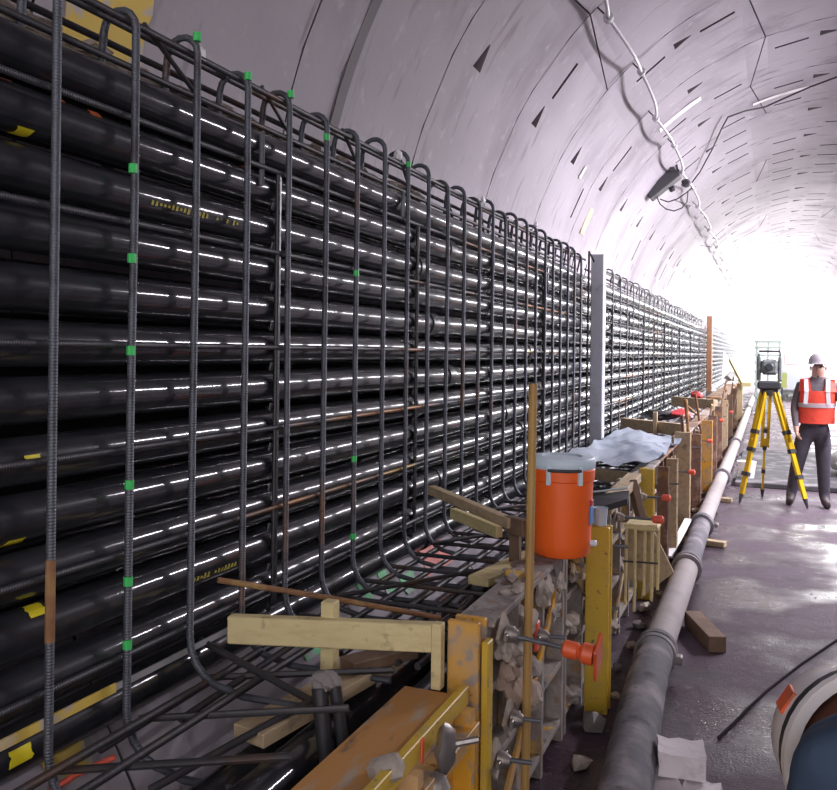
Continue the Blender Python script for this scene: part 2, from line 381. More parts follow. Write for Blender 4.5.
part(MB().beam((CXX+CR+.004, 1.2, ROWS[12]-.085), (CXX+CR+.004, 2.6, ROWS[12]-.085), .006, .018), 'dull_yellow_strip', mat('dull_yellow', (.33, .27, .1), .6), conds[12])
# ------------------------------------------------------------------ rebar cages
XV = -1.772
def arc(c, r, a0, a1, n, plane='xz'):
    out = []
    for i in range(n+1):
        a = R(a0+(a1-a0)*i/n); out.append((c[0]+r*math.cos(a), c[1]+r*math.sin(a)))
    return out
def cage(y0, y1, sp, label, near=True):
    rt = thing('rebar_cage', label, 'reinforcement cage', (XV, y0, .72))
    rnd = random.Random(int(y0*10)); y = y0; i = 0; bars = []
    while y <= y1+.001:
        r = .0122 if near else .0095; lean = rnd.uniform(-.006, .006); zt = 2.83+rnd.uniform(-.02, .03)
        zb = -.13 if (near and i < 2) else 0
        pts = [(-1.18, y+.02, .735+zb), (-1.56, y, .735+zb)] if near else [(-1.5, y, .76)]
        for (x, z) in arc((-1.62, .90), .152+.0, 270, 180, 5 if near else 3): pts.append((x, y, z+zb))
        pts.append((XV, y, 1.6)); pts.append((XV+lean*.3, y+lean, 2.3))
        for (x, z) in arc((XV-.062, zt), .062, 0, 175, 7 if near else 4): pts.append((x, y+lean, z))
        pts.append((XV-.135, y+lean, zt-.12)); 
        o = part(MB().tube(pts, r, 8 if y < 12 else 5), 'vertical_bar', M['rebar'] if i != 9 else M['rebar'], rt, ang=60)
        bars.append((o, y)); y += sp; i += 1
    zs = [2.56, 2.24, 1.87, 1.555, 1.24, .925]
    ye = y1+.12
    for z in zs:
        part(MB().tube([(XV-.024, y0-3 if y0 < 3 else y0-.15, z), (XV-.024, (y0+y1)/2, z+rnd.uniform(-.006, .006)), (XV-.024, ye, z)], .0105, 7), 'horizontal_bar', M['rebar_long'], rt, ang=60)
    for (x, z) in ((XV-.024, 2.85), (XV-.10, 2.865), (XV-.20, 2.84), (XV-.25, 2.78), (XV-.12, 2.76)):
        part(MB().tube([(x, y0-3 if y0 < 3 else y0-.15, z), (x, (y0+y1)/2, z+rnd.uniform(-.01, .01)), (x, ye, z)], .0115, 7), 'horizontal_bar', M['rebar_dark'], rt, ang=60)
    return rt, bars
c1, b1 = cage(1.735, 8.85, .3005, 'nearest rebar cage, grey vertical bars hooked over the top in front of the black conduits')
for (bi, zz) in ((0, None), (1, [2.40, 2.13, 1.853, 1.45, 1.16, .97]), (5, [2.78]), (6, [2.22, 1.36, 1.0]), (8, [2.85]), (4, [2.88]), (3, [2.86]), (2, [2.9])):
    if zz is None: continue
    o, y = b1[bi]
    for z in zz:
        q = MB().tube([(XV, y, z-.014), (XV, y, z+.014)], .0138, 10)
        p = part(q, 'green_paint_band', M['green'], o)
o, y = b1[0]
for z in (1.18,):
    part(MB().tube([(XV, y, z-.11), (XV, y, z+.11)], .0132, 10), 'rust_patch', M['rust'], o)
# diagonal lattice ties along the cage crown
for k in range(11):
    y = 2.1+k*.66
    part(MB().tube([(XV-.02, y, 2.86), (XV-.17, y+.55, 2.74)], .009, 6), 'diagonal_tie', M['rebar_dark'], c1, ang=60)
c2, b2 = cage(10.0, 27.4, .58, 'second rebar cage, between the pale grey post and the orange-brown post', near=False)
for k in range(16):
    y = 10.2+k*1.05
    part(MB().tube([(XV-.02, y, 2.86), (XV-.17, y+.8, 2.72)], .009, 5), 'diagonal_tie', M['rebar_dark'], c2, ang=60)
cage(29.2, 62, .75, 'farthest rebar cage, beyond the orange-brown post', near=False)
# stray ends at the cage end near the pale post
for k, (y, z) in enumerate(((8.99, 2.6), (9.02, 1.9))):
    pass
part(MB().tube([(XV, 9.0, .8), (XV, 9.05, 2.95), (XV+.05, 9.2, 2.8), (XV+.05, 9.22, 1.0)], .012, 6), 'end_hoop', M['rebar_dark'], c1, ang=60)
# ------------------------------------------------------------------ spacer strips that hold the conduits
def spacer(y, ztop, zbot, k, lab):
    rt = thing('conduit_spacer', lab, 'pipe spacer', (-1.81, y, zbot), 'dark vertical spacers clamped over the conduits')
    b = MB().box((-1.812, y-.012, zbot), (-1.802, y+.018, ztop), bev=.002)
    part(b, 'strip', M['hanger'], rt)
    part(MB().tube([(-1.800, y-.018, zbot), (-1.797, y-.02, ztop)], .0095, 7), 'edge_rod', M['hanger'], rt, ang=60)
    rows = [z for z in ROWS if zbot-.05 < z < ztop+.08]
    for z in rows:
        if y > 12 : break
        pts = [(-1.83, y-.025, z-.078), (-1.80, y-.05, z-.085), (-1.80, y-.045, z-.06)]
        part(MB().tube(pts, .008, 6), 'clip', M['hanger'], rt, ang=60)
    return rt
sy = [2.91, 4.36, 5.75, 7.22]
for k, y in enumerate(sy):
    spacer(y, [2.56, 2.56, 2.56, 2.56][k], .86, k, f"{['nearest', 'second nearest', 'third nearest', 'fourth nearest'][k]} dark vertical spacer strip over the conduits in the nearest cage")
sy2 = [10.7+1.45*k for k in range(11)]
for k, y in enumerate(sy2):
    spacer(y, 2.45, .86, k, f"{ORD[k]} dark spacer strip beyond the pale grey post")
for k, (px, py0, py1) in enumerate(((262, 135, 185), (403, 193, 217), (548, 268, 292))):
    a = atX(px, py0, -1.808); b = atX(px-3, py1, -1.808)
    tag(MB().tube([a, (a+b)/2+Vector((.006, 0, 0)), (b.x, a.y, b.z)], .011, 8).build('tie_strap', mat('pale_strap', (.12, .125, .14), .3)), f"{['nearest', 'middle', 'farthest'][k]} short grey tie strap between the top two conduits", 'strap', 'short straps on the top conduits')
# ------------------------------------------------------------------ posts of the pipe wall
tag(MB().box((-1.77, 9.15, 0.52), (-1.63, 9.28, 2.93), bev=.01).build('steel_post', M['post']), 'pale grey vertical post standing in the gap between the first two rebar cages', 'post')
tag(MB().box((-1.80, 28.2, .56), (-1.62, 28.35, 3.1), bev=.02).build('timber_post', M['opost']), 'tall orange-brown post between the second and the farthest rebar cage', 'post')
tag(MB().box((-1.8, 64, .56), (-1.5, 65.2, 3.), bev=.02).build('steel_post', M['post']), 'very distant whitish post at the far end of the pipe wall', 'post')
# ------------------------------------------------------------------ trench mat and loose steel
mt = thing('rebar_mat', 'dark rebar mat lying across the trench between the conduits and the yellow formwork', 'reinforcement mat', (-1.4, 1.5, .72))
for x in (-1.70, -1.56, -1.42, -1.30, -1.20, -1.12):
    part(MB().tube([(x, .6 if x < -1.65 else (1.6 if x < -1.5 else 2.75), .76), (x+.01, 9, .765), (x, 16, .76)], .013, 7), 'long_bar', M['rebar_dark'], mt, ang=60)
for k in range(34):
    y = 3.0+k*.29
    part(MB().tube([(-1.74, y, .79), (-1.10, y+.03, .785)], .011, 6), 'cross_bar', M['rebar_dark'], mt, ang=60)
for k in range(4):
    y = 1.75+k*.33
    part(MB().tube([(-1.76, y, .72+.01*k), (-1.14, y+.18, .80)], .011, 6), 'cross_bar', M['rebar_dark'], mt, ang=60)
for k in range(5):
    y = 3.2+k*1.1
    part(MB().tube([(-1.68, y, .82), (-1.15, y+.85, .82)], .010, 6), 'cross_bar', M['rebar_dark'], mt, ang=60)
def rod(name, pts, r, m, lab, cat='steel bar', group=None):
    return tag(MB().tube(pts, r, 8).build(name, m, ang=60), lab, cat, group)
rod('steel_rod', [atX(218, 580, -1.70), atX(330, 598, -1.45), atX(440, 618, -1.14)], .010, M['rust'], 'long rusty brown rod lying across the trench just behind the pale timber beam')
rod('steel_rod', [atZ(38, 800, .62), atZ(75, 775, .66), atZ(115, 757, .70)], .009, M['redorange'], 'orange-red painted rod end low in the trench at the bottom left')
for k, (p, q, z0, z1) in enumerate((((180, 600+120), (300, 640), .70, .8), ((100, 750), (260, 650), .72, .78), ((150, 790), (330, 690), .68, .76), ((200, 640), (310, 700), .83, .74))):
    rod('loose_bar', [atZ(*p, z0), atZ(*q, z1)], .012, M['rebar_dark'], f"{['short dark bar low in the trench left of the pale timber beam', 'long dark bar slanting along the grey lining at the lower left', 'dark bar nearest the bottom edge of the trench', 'dark bar crossing the others below the left end of the beam'][k]}", 'steel bar', 'loose dark bars in the trench')
# spray marks on the lower lining, as thin paint on the surface
def lining_patch(name, m, a0, a1, y0, y1, lab, n=6, cat='paint mark'):
    b = MB(); rnd = random.Random(int(a0*7+y0*13)); P = []
    for i in range(n+1):
        row = []
        a = a0+(a1-a0)*i/n; e0 = rnd.uniform(-.05, .05)*(y1-y0); e1 = rnd.uniform(-.05, .05)*(y1-y0)
        P.append((tp(a, y0+e0, RT-.010), tp(a, y1+e1, RT-.010)))
    for i in range(n):
        am = a0+(a1-a0)*(i+.5)/n
        b.poly([P[i][0], P[i][1], P[i+1][1], P[i+1][0]], Vector((-math.cos(R(am)), 0, -math.sin(R(am))))*.003)
    return tag(b.build(name, m, ang=60), lab, cat)
def ang_of(px, py):
    r = ray(px, py); A = r[0]**2+r[2]**2; B = 2*(-TX*r[0]+(HC-TZ)*r[2]); Cc = TX*TX+(HC-TZ)**2-RT*RT
    t = (-B+math.sqrt(B*B-4*A*Cc))/2/A; return math.degrees(math.atan2(HC+r[2]*t-TZ, r[0]*t-TX)) % 360, r[1]*t
def lp_px(name, m, px, py, da, dy, lab):
    a, y = ang_of(px, py); return lining_patch(name, m, a-da, a+da, y-dy, y+dy, lab)
lp_px('spray_mark', M['coral'], 432, 556, 1.6, .2, 'coral red spray patch low on the lining behind the first rebar cage')
lp_px('spray_mark', M['greenp'], 362, 590, 1.1, .05, 'nearest of the two tall green spray marks low on the lining')
lp_px('spray_mark', M['greenp'], 384, 582, 1.2, .05, 'farther of the two tall green spray marks low on the lining')
lp_px('spray_mark', M['greenp'], 408, 583, .9, .09, 'green spray patch just left of the coral red one')
lp_px('spray_mark', M['greenp'], 310, 645, .9, .09, 'green spray patch below the pale timber beam')
lp_px('spray_mark', M['yelspray'], 60, 752, 1.6, .08, 'dull yellow spray patch on the grey lining at the lower left corner')
lp_px('spray_mark', M['yelspray'], 106, 14, 4.2, .2, 'yellow patch on the lining at the top left, above the cage')
lp_px('spray_mark', mat('tan_spray', (.70, .56, .30), .7, mix=[((.5, .47, .46), 8, .55, .65)]), 586, 221, 3.0, .10, 'tan yellow patch on the lining above the end of the first cage')
lp_px('spray_mark', mat('tan_spray2', (.75, .66, .5), .7), 668, 272, 2.0, .2, 'distant pale yellow patch on the lining above the second cage')
lp_px('grout_patch', M['whitep'], 679, 113, 5.4, .075, 'white grout patch filling a slot in the lining beside the hanging cable')
lp_px('grout_patch', M['whitep'], 780, 94, 6.4, .055, 'long thin white grout patch high on the crown at the right')
lp_px('grout_patch', mat('pale_grout', (.62, .6, .62), .7), 582, 172, 1.3, .05, 'small pale blot on the lining left of the hanging cable')
# white wrap lumps tied on the cage top
for k, (px, py, s) in enumerate(((199, 55, .028), (398, 155, .030), (483, 200, .024), (573, 252, .04), (536, 225, .022))):
    p = atX(px, py, -1.80)
    tag(MB().lump(p, (s*.6, s*1.0, s*1.1), k, .3).build('plastic_tie', M['white']), f"{['nearest', 'second nearest', 'middle', 'farthest', 'second farthest'][k]} white plastic scrap tied on top of the first cage", 'plastic scrap', 'white scraps on the cage top')
# ------------------------------------------------------------------ timbers round the trench
def timber(name, a, b, w, h, m, lab, cat='timber', up=(0, 0, 1), bev=.003):
    return tag(MB().beam(a, b, w, h, bev, up).build(name, m), lab, cat)
bm_ = thing('timber_beam', 'pale timber beam laid across the trench to the nearest yellow post', 'timber beam', (-1.4, 2.6, .8))
part(MB().beam((-1.73, 2.50, .885), (-1.02, 2.69, .895), .045, .095, .004), 'beam_plank', M['timber'], bm_)
part(MB().beam((-1.015, 2.672, .95), (-1.015, 2.672, .73), .04, .035, .003), 'end_block', M['timber'], bm_)
part(MB().beam((-1.40, 2.625, .99), (-1.40, 2.625, .70), .05, .05, .004), 'upright_cleat', M['timber'], bm_)
timber('timber_plank', (-1.43, 2.17, .70), (-1.27, 2.84, .74), .13, .045, M['timber2'], 'short weathered plank lying lengthwise in the trench below the pale beam')
timber('timber_plank', (-1.33, 2.62, .775), (-1.19, 2.86, .775), .09, .04, M['timber3'], 'small dark timber offcut resting under the pale beam')
timber('timber_board', (-1.74, 4.45, 1.085), (-1.13, 3.95, 1.04), .05, .05, M['timber2'], 'narrow weathered board sloping down over the far trench, left of the orange cooler')
timber('timber_board', (-1.16, 3.99, 1.03), (-1.05, 3.92, 1.03), .05, .08, M['timber3'], 'dark timber stub at the right end of the sloping board')
timber('timber_board', (-1.60, 4.42, .97), (-1.25, 4.15, .95), .04, .06, M['timber'], 'pale timber wedge tucked under the sloping board')
timber('timber_prop', (-1.13, 4.02, 1.0), (-1.13, 4.02, .80), .05, .05, M['timber3'], 'short dark upright prop under the sloping board')
timber('timber_block', (-1.20, 3.66, .825), (-1.10, 4.25, .825), .105, .04, M['timber'], 'pale wooden block lying on the rebar mat in front of the cooler')
# ------------------------------------------------------------------ yellow formwork
ply = tag(MB().box((-1.13, .5, .70), (-.93, 2.66, .725), bev=.003).build('plywood_strip', M['ply']), 'stained orange-brown plywood strip along the near formwork', 'plywood')
ff = thing('shutter_unit', 'nearest yellow steel form panel, bottom centre, with clamp and rails', 'form panel', (-.93, .5, 0))
part(MB().box((-.95, .5, 0.), (-.93, 2.64, .70)), 'face_plate', M['yellow'], ff)
part(MB().box((-.93, .5, .70), (-.90, 2.66, .76), bev=.003), 'top_rail', M['yellow_clean'], ff)
part(MB().box((-.93, .5, .60), (-.86, 2.66, .65), bev=.003), 'side_rail', M['yellow'], ff)
for k in range(5):
    part(MB().box((-.93, .8+.45*k, .0), (-.87, .84+.45*k, .70)), 'rib', M['yellow'], ff)
part(MB().box((-.928, .5, .3), (-.865, 2.64, .34)), 'side_rail', M['yellow'], ff)
# cast clamp on the near rail
cl = thing('form_clamp', 'grey cast steel clamp gripping the near yellow rails', 'clamp', (-.88, 2.35, .6))
part(MB().lump((-.86, 2.33, .70), (.028, .045, .075), 3, .18), 'clamp_body', M['galv'], cl)
part(MB().lump((-.86, 2.28, .61), (.03, .05, .05), 5, .2), 'clamp_jaw', M['galv'], cl)
part(MB().tube([(-.86, 2.36, .70), (-.78, 2.40, .715)], .011, 8), 'clamp_pin', M['galv'], cl)
tag(MB().lump((-.93, 2.08, .742), (.05, .06, .032), 8, .15).build('mud_lump', M['mud']), 'small grey lump of mud on the near yellow rail', 'mud')
tag(MB().box((-.899, 2.24, .69), (-.894, 2.255, .76)).build('paint_stripe', M['redorange']), 'short red paint stripe on the near yellow rail', 'paint mark')
# black rubber-covered prop
bp = thing('black_prop', 'pair of black bars with a mud-caked head, bottom centre left of the yellow rails', 'prop', (-1.2, 2.3, .4))
part(MB().tube([(-1.238, 2.26, .845), (-1.215, 2.25, .70), (-1.185, 2.25, .54), (-1.175, 2.25, .40)], .025, 12), 'bar', M['rubber'], bp)
part(MB().tube([(-1.205, 2.29, .86), (-1.18, 2.29, .72), (-1.155, 2.30, .54), (-1.15, 2.30, .40)], .019, 12), 'bar', M['rubber'], bp)
part(MB().lump((-1.225, 2.275, .862), (.042, .036, .030), 2, .2, 3), 'head', M['greymud'], bp)
# posts
def form_post(x, y, w, d, zt, m, lab, lean=0):
    rt = thing('form_post', lab, 'post', (x, y, 0), 'upright posts of the formwork')
    part(MB().box((x, y, 0), (x+w, y+d*.25, zt), bev=.004), 'face_flange', m, rt)
    part(MB().box((x+w*.42, y+d*.25, 0), (x+w*.58, y+d*.8, zt-.01)), 'web', m, rt)
    part(MB().box((x, y+d*.8, 0), (x+w, y+d, zt-.005), bev=.003), 'rear_flange', m, rt)
    return rt
form_post(-1.0, 2.72, .112, .10, .948, M['yellow'], 'nearest yellow steel form post, bottom centre beside the pale beam end')
part_ = tag(MB().box((-.884, 2.74, .0), (-.860, 2.80, .88), bev=.003).build('form_edge_strip', M['yellow_clean']), 'narrow bright yellow strip right of the nearest form post', 'strip')
form_post(-.865, 4.42, .12, .11, .965, M['yellow_clean'], 'clean yellow form post standing under the orange cooler')
# panels along the trench
def form_panel(y0, y1, m, lab, k):
    rt = thing('shutter_unit', lab, 'form panel', (-.95, y0, 0), 'form panels along the trench')
    rnd = random.Random(k)
    part(MB().box((-1.0, y0, 0), (-.975, y1, .90)), 'face_plate', m, rt)
    part(MB().box((-1.01, y0, .90), (-.87, y1, .925), bev=.004), 'top_rail', M['caked'] if k < 3 else m, rt)
    for z in (.08, .36, .64):
        part(MB().box((-.975, y0, z), (-.90, y1, z+.03), bev=.003), 'cross_rail', m, rt)
    nn = 4
    for j in range(nn):
        y = y0+(y1-y0)*(j+.02)/(nn-1)*.97
        part(MB().box((-.975, y, 0), (-.895, y+.035, .90), bev=.003), 'rib', m, rt)
    a = (-.885, y0+.1, .12); b = (-.885, y1-.15, .82)
    if k % 2: a, b = (-.885, y0+.1, .8), (-.885, y1-.1, .2)
    part(MB().beam(a, b, .012, .05), 'diagonal_flat', M['timber2'] if k % 3 else M['yellow'], rt)
    for j in range(6):
        yy = rnd.uniform(y0+.08, y1-.1); zz = rnd.uniform(.12, .86)
        part(MB().lump((-.91, yy, zz), (.045, rnd.uniform(.04, .10), rnd.uniform(.03, .08)), k*10+j, .35, 3), 'caked_concrete', M['mud'] if j % 2 else M['caked'], rt)
    if k < 3:
        for j in range(7):
            yy = rnd.uniform(y0+.08, y1-.1)
            part(MB().lump((rnd.uniform(-.99, -.90), yy, .925), (rnd.uniform(.03, .05), rnd.uniform(.05, .12), rnd.uniform(.010, .022)), k*20+j, .4, 3), 'caked_concrete', M['mud'] if j % 3 else M['caked'], rt)
    return rt
ys = 2.84; k = 0
while ys < 34:
    L = 1.22
    n_ = ORD[k+1]
    m = M['caked'] if k < 3 else (M['brownform'] if k % 3 else M['caked'])
    form_panel(ys, ys+L, m, f"{n_} form panel from the camera along the trench, dirty steel with ribs", k)
    ys += L+.03; k += 1
# tie rods
def tie_rod(y, z, L, lab, end='none', x0=-.90, tilt=0, nut=True, plate='diamond'):
    rt = thing('tie_rod', lab, 'tie rod', (x0, y, z), 'threaded tie rods of the formwork')
    part(MB().tube([(x0-.02, y, z), (x0+L, y+.02, z+tilt)], .0085, 8), 'rod', M['rebar'], rt)
    if plate == 'diamond':
        s = .075
        part(MB().poly([(x0, y-s, z), (x0, y, z-s), (x0, y+s, z), (x0, y, z+s)], (.012, 0, 0)), 'bearing_plate', M['mud'], rt)
    elif plate == 'red':
        part(MB().box((x0, y-.025, z-.06), (x0+.015, y+.025, z+.06), bev=.004), 'bearing_plate', M['redorange'], rt)
    if nut:
        part(MB().lathe([(.014, 0), (.032, .008), (.028, .03), (.016, .05)], (x0+.01, y, z), 12, (1, 0, 0)), 'nut', M['galv'] if y < 4 else M['mud'], rt)
        part(MB().box((x0+.02, y-.055, z-.012), (x0+.035, y+.055, z+.012), bev=.003), 'nut_wing', M['galv'] if y < 4 else M['mud'], rt)
    xe = x0+L; ze = z+tilt
    if end == 'cone':
        part(MB().lathe([(.016, -.02), (.030, -.01), (.030, .035), (.022, .04), (.036, .055), (.036, .09), (.02, .095)], (xe-.02, y+.02, ze), 20, (1, 0, -.1)), 'orange_cone', M['conecol'], rt)
        part(MB().box((-.006, -.05, -.07), (.006, .05, .07), rot=(.5, .1, 0), at=(xe+.085, y+.02, ze-.012), bev=.004), 'orange_plate', M['conecol'], rt)
    elif end == 'red':
        part(MB().lathe([(.012, -.02), (.024, -.01), (.026, .04), (.012, .05)], (xe, y+.02, ze), 12, (1, 0, 0)), 'red_nut', M['redorange'], rt)
    return rt
tie_rod(2.90, .868, .25, 'long ribbed tie rod by the nearest post ending in an orange cone and plate', 'cone', x0=-.86, tilt=-.03)
tie_rod(3.45, .69, .12, 'short tie rod with a red plate below the orange cone rod', plate='red', x0=-.88)
tie_rod(3.02, .52, .12, 'muddy short tie rod lower on the second form panel', x0=-.87)
tie_rod(2.86, .44, .13, 'lowest muddy tie rod beside the nearest post', x0=-.87)
tie_rod(4.75, .80, .14, 'tie rod with pinkish plate just beyond the clean yellow post', plate='red', x0=-.84)
tie_rod(5.3, .86, .24, 'thin bent tie rod with a red nut beyond the cooler', 'red', x0=-.86, plate='diamond')
tie_rod(4.60, .50, .14, 'low tie rod beside the clean yellow post', x0=-.86, plate='diamond')
for i, y in enumerate((6.5, 7.6, 8.8, 10.2, 11.6, 13.1, 14.7, 16.5, 18.6, 21)):
    tie_rod(y, .80-.05*(i % 3), .18, f"{ORD[i]} tie rod with reddish nut beyond the pale blue sheet", 'red' if i % 2 == 0 else 'none', x0=-.88, plate='diamond')
# lump of broken concrete pieces in front of panel
for i, (y, z, s) in enumerate(((3.05, .66, .07), (3.15, .56, .08), (3.35, .48, .08), (3.0, .78, .05), (3.3, .78, .07), (3.6, .84, .08), (3.85, .80, .07))):
    tag(MB().lump((-.885, y, z), (.035, s, s*.85), 100+i, .3, 3).build('concrete_lump', M['mud'] if i > 2 else mat('tan_lump%d' % i, (.36, .27, .2), .85, bump=('noise', 30, .6, .01))), f"{['tan stone-like lump nearest the first post', 'second tan lump, just below the first', 'lowest tan lump behind the wooden stake', 'small muddy lump under the bearing plate', 'muddy lump right of the bearing plate', 'muddy lump on the panel top in front of the cooler', 'muddy lump directly below the cooler'][i]}", 'concrete lump', 'caked lumps on the form face')
# stake
tag(MB().tube([(-.83, 3.12, 0), (-.822, 3.12, .9), (-.815, 3.12, 1.745)], .0165, 10).build('wooden_stake', M['stake']), 'tall slim brown wooden stake standing upright left of the orange cooler', 'stake')
# more posts and timbers beyond
pm = [(-.90, 6.62, .11, .10, .99, 'yellow_clean'), (-.84, 7.3, .09, .09, .93, 'brownform'), (-.86, 8.15, .1, .1, .90, 'timber2'), (-.90, 9.3, .16, .12, 1.05, 'timber2'), (-.84, 10.6, .12, .1, .92, 'brownform'), (-.82, 12.1, .14, .1, .98, 'yellow'), (-.82, 13.6, .12, .1, .95, 'brownform'), (-.82, 15.2, .12, .1, 1.0, 'brownform'), (-.82, 17.4, .12, .1, 1.0, 'timber2'), (-.82, 19.8, .12, .1, 1.0, 'timber3'), (-.82, 22.5, .12, .1, 1.05, 'brownform'), (-.82, 26, .16, .1, 1.05, 'timber2')]
for i, (x, y, w, d, zt, mm) in enumerate(pm):
    form_post(x, y, w, d, zt, M[mm], f"{ORD[i]} upright form post beyond the one under the cooler")
timber('leaning_timber', (-.70, 5.75, .55), (-.86, 6.0, .98), .05, .07, M['timber3'], 'dark grey-brown timber leaning beside the slatted bundle beyond the cooler')
# walers across the trench
timber('timber_waler', (-1.7, 11.0, .98), (-.9, 10.4, .98), .08, .14, M['timber2'], 'weathered timber lying across the trench behind the pale blue sheet')
timber('timber_cleat', (-1.25, 10.58, .90), (-1.25, 10.58, 1.17), .06, .05, M['timber2'], 'small upright cleat on the timber behind the blue sheet')
timber('timber_waler', (-1.65, 16.8, .98), (-.85, 16.0, .98), .1, .18, M['timber2'], 'pale weathered timber lying across the trench farther down the tunnel')
timber('timber_waler', (-1.45, 7.2, .86), (-.88, 6.9, .86), .06, .10, M['timber2'], 'weathered timber under the front edge of the pale blue sheet')
timber('timber_waler', (-.88, 5.0, .955), (-.9, 6.4, .955), .10, .06, M['timber2'], 'weathered waler along the form top just beyond the cooler')
timber('plywood_shelf', (-1.0, 18., 1.0), (-1.0, 28., .98), .3, .05, M['brownform'], 'long dirty board on the far formwork top', 'board')
# red and pink gear
b = MB().lump((-1.05, 11.6, 1.10), (.12, .3, .05), 4, .2).build('red_bag', M['red']); tag(b, 'dark red and pink bag lying on the timber behind the blue sheet', 'bag')
tag(MB().lump((-.93, 11.3, 1.09), (.07, .12, .04), 6, .25).build('pink_cloth', M['pink']), 'pink cloth beside the dark red bag', 'cloth')
tag(MB().lump((-1.35, 18.4, 1.02), (.12, .2, .10), 9, .15).build('red_jug', M['red']), 'small bright red can at the foot of the second cage', 'can')
tag(MB().lump((-1.35, 11.9, 1.04), (.25, .25, .07), 14, .2).build('black_sack', M['rubber']), 'black sack beside the dark red bag', 'sack')
for i in range(34):
    rn = random.Random(900+i); y = 8.5+i*.55; x = rn.uniform(-.98, -.80); z0 = rn.uniform(.3, .7)
    a = Vector((x, y, z0)); b_ = a+Vector((rn.uniform(-.12, .12), rn.uniform(-.4, .4), rn.uniform(.35, .7)))
    if i % 3 == 0: b_ = a+Vector((rn.uniform(-.5, -.2), rn.uniform(-.3, .3), .35))
    rod('thin_stake', [a, b_], rn.uniform(.010, .022), M[('rust', 'timber3', 'brownform', 'timber2')[i % 4]], 'thin brown stick or bar poking out of the far formwork clutter', 'stake', 'sticks in the far formwork')
# slatted bundle
sl = thing('slatted_bundle', 'bundle of pale vertical slats hanging beside the form beyond the cooler', 'slat bundle', (-.7, 5.35, .3))
part(MB().box((-.80, 5.28, .79), (-.60, 5.46, .825), bev=.01), 'top_plate', M['timber'], sl)
for i, (x, y, zb) in enumerate(((-.79, 5.29, .33), (-.735, 5.28, .30), (-.68, 5.30, .40), (-.64, 5.33, .36), (-.61, 5.38, .42), (-.66, 5.44, .42), (-.75, 5.44, .4))):
    part(MB().tube([(x, y, zb), (x+.003, y, .80)], .0095, 8), 'slat', M['timber'], sl)
part(MB().box((-.80, 5.42, .45), (-.66, 5.445, .79)), 'back_board', M['timber2'], sl)
part(MB().tube([(-.80, 5.27, .6), (-.6, 5.30, .6)], .006, 6), 'wire', M['rebar_dark'], sl)
tag(MB().poly([(-.76, 5.75, .25), (-.56, 5.85, .42), (-.69, 5.8, .70)], (0, .02, 0)).build('plywood_offcut', M['timber2'], smooth=False), 'triangular plywood offcut leaning behind the slatted bundle', 'offcut')
# ------------------------------------------------------------------ cooler
cx, cy, cz = -.885, 3.93, .925
co = thing('water_cooler', 'bright orange round water cooler with a pale lid standing on the formwork', 'water cooler', (cx, cy, cz))
part(MB().lathe([(.10, 0), (.128, .004), (.138, .02), (.142, .06), (.148, .30), (.150, .375), (.157, .38), (.158, .43), (.152, .436), (.12, .44)], (cx, cy, cz), 48), 'body', M['orange'], co, ang=30)
part(MB().lathe([(.12, .434), (.155, .436), (.160, .445), (.160, .475), (.152, .49), (.10, .494), (.09, .485), (.03, .485)], (cx, cy, cz), 48), 'lid', M['lid'], co, ang=30)
ca = math.atan2(-cy, -cx)     # side facing the viewer
def cpt(a, r, z): return (cx+r*math.cos(ca+R(a)), cy+r*math.sin(ca+R(a)), cz+z)
for s in (-22, 32):
    a0 = ca+R(s)
    part(MB().box((-.006, -.011, -.045), (.012, .011, .045), rot=(0, 0, a0), at=cpt(s, .160, .41), bev=.003), 'latch', M['lid'], co)
part(MB().tube([cpt(-22+6*i, .168, .437) for i in range(10)], .008, 8), 'carry_handle', M['darkgrey'], co)
part(MB().box((-.004, -.022, -.045), (.006, .022, .045), rot=(0, 0, ca+R(72)), at=cpt(72, .148, .21), bev=.003), 'label_sticker', mat('blue_label', (.12, .28, .60), .5), co)
part(MB().box((-.004, -.020, -.016), (.006, .020, .016), rot=(0, 0, ca+R(72)), at=cpt(72, .150, .27), bev=.003), 'label_sticker', mat('red_label', (.5, .04, .06), .5), co)
part(MB().lathe([(.012, 0), (.016, .006), (.016, .025), (.01, .03)], cpt(75, .143, .07), 12, (math.cos(ca+R(75)), math.sin(ca+R(75)), 0)), 'spigot', M['lid'], co)
co.scale = (.97, .97, .93)
tag(MB().lathe([(.032, 0), (.038, .09), (.040, .092), (.036, .088), (.03, .004)], (-.80, 4.48, .965), 20).build('drinking_cup', mat('cup_blue', (.55, .66, .74), .4)), 'pale blue cup on the clean yellow post beside the cooler', 'cup')
tag(MB().poly([(-1.02, 5.15, .96), (-.76, 5.2, 1.01), (-.74, 5.0, .99), (-.93, 4.9, .93)], (0, 0, .035)).build('black_tray', M['rubber'], smooth=False), 'black wedge-shaped tray lying beside the cooler', 'tray')
tag(MB().poly([(-1.05, 5.18, 1.0), (-.77, 5.24, 1.045), (-.77, 5.21, 1.055), (-1.05, 5.14, 1.01)], (0, 0, .008)).build('blue_strip', M['lid'], smooth=False), 'pale blue strip along the top edge of the black tray', 'strip')
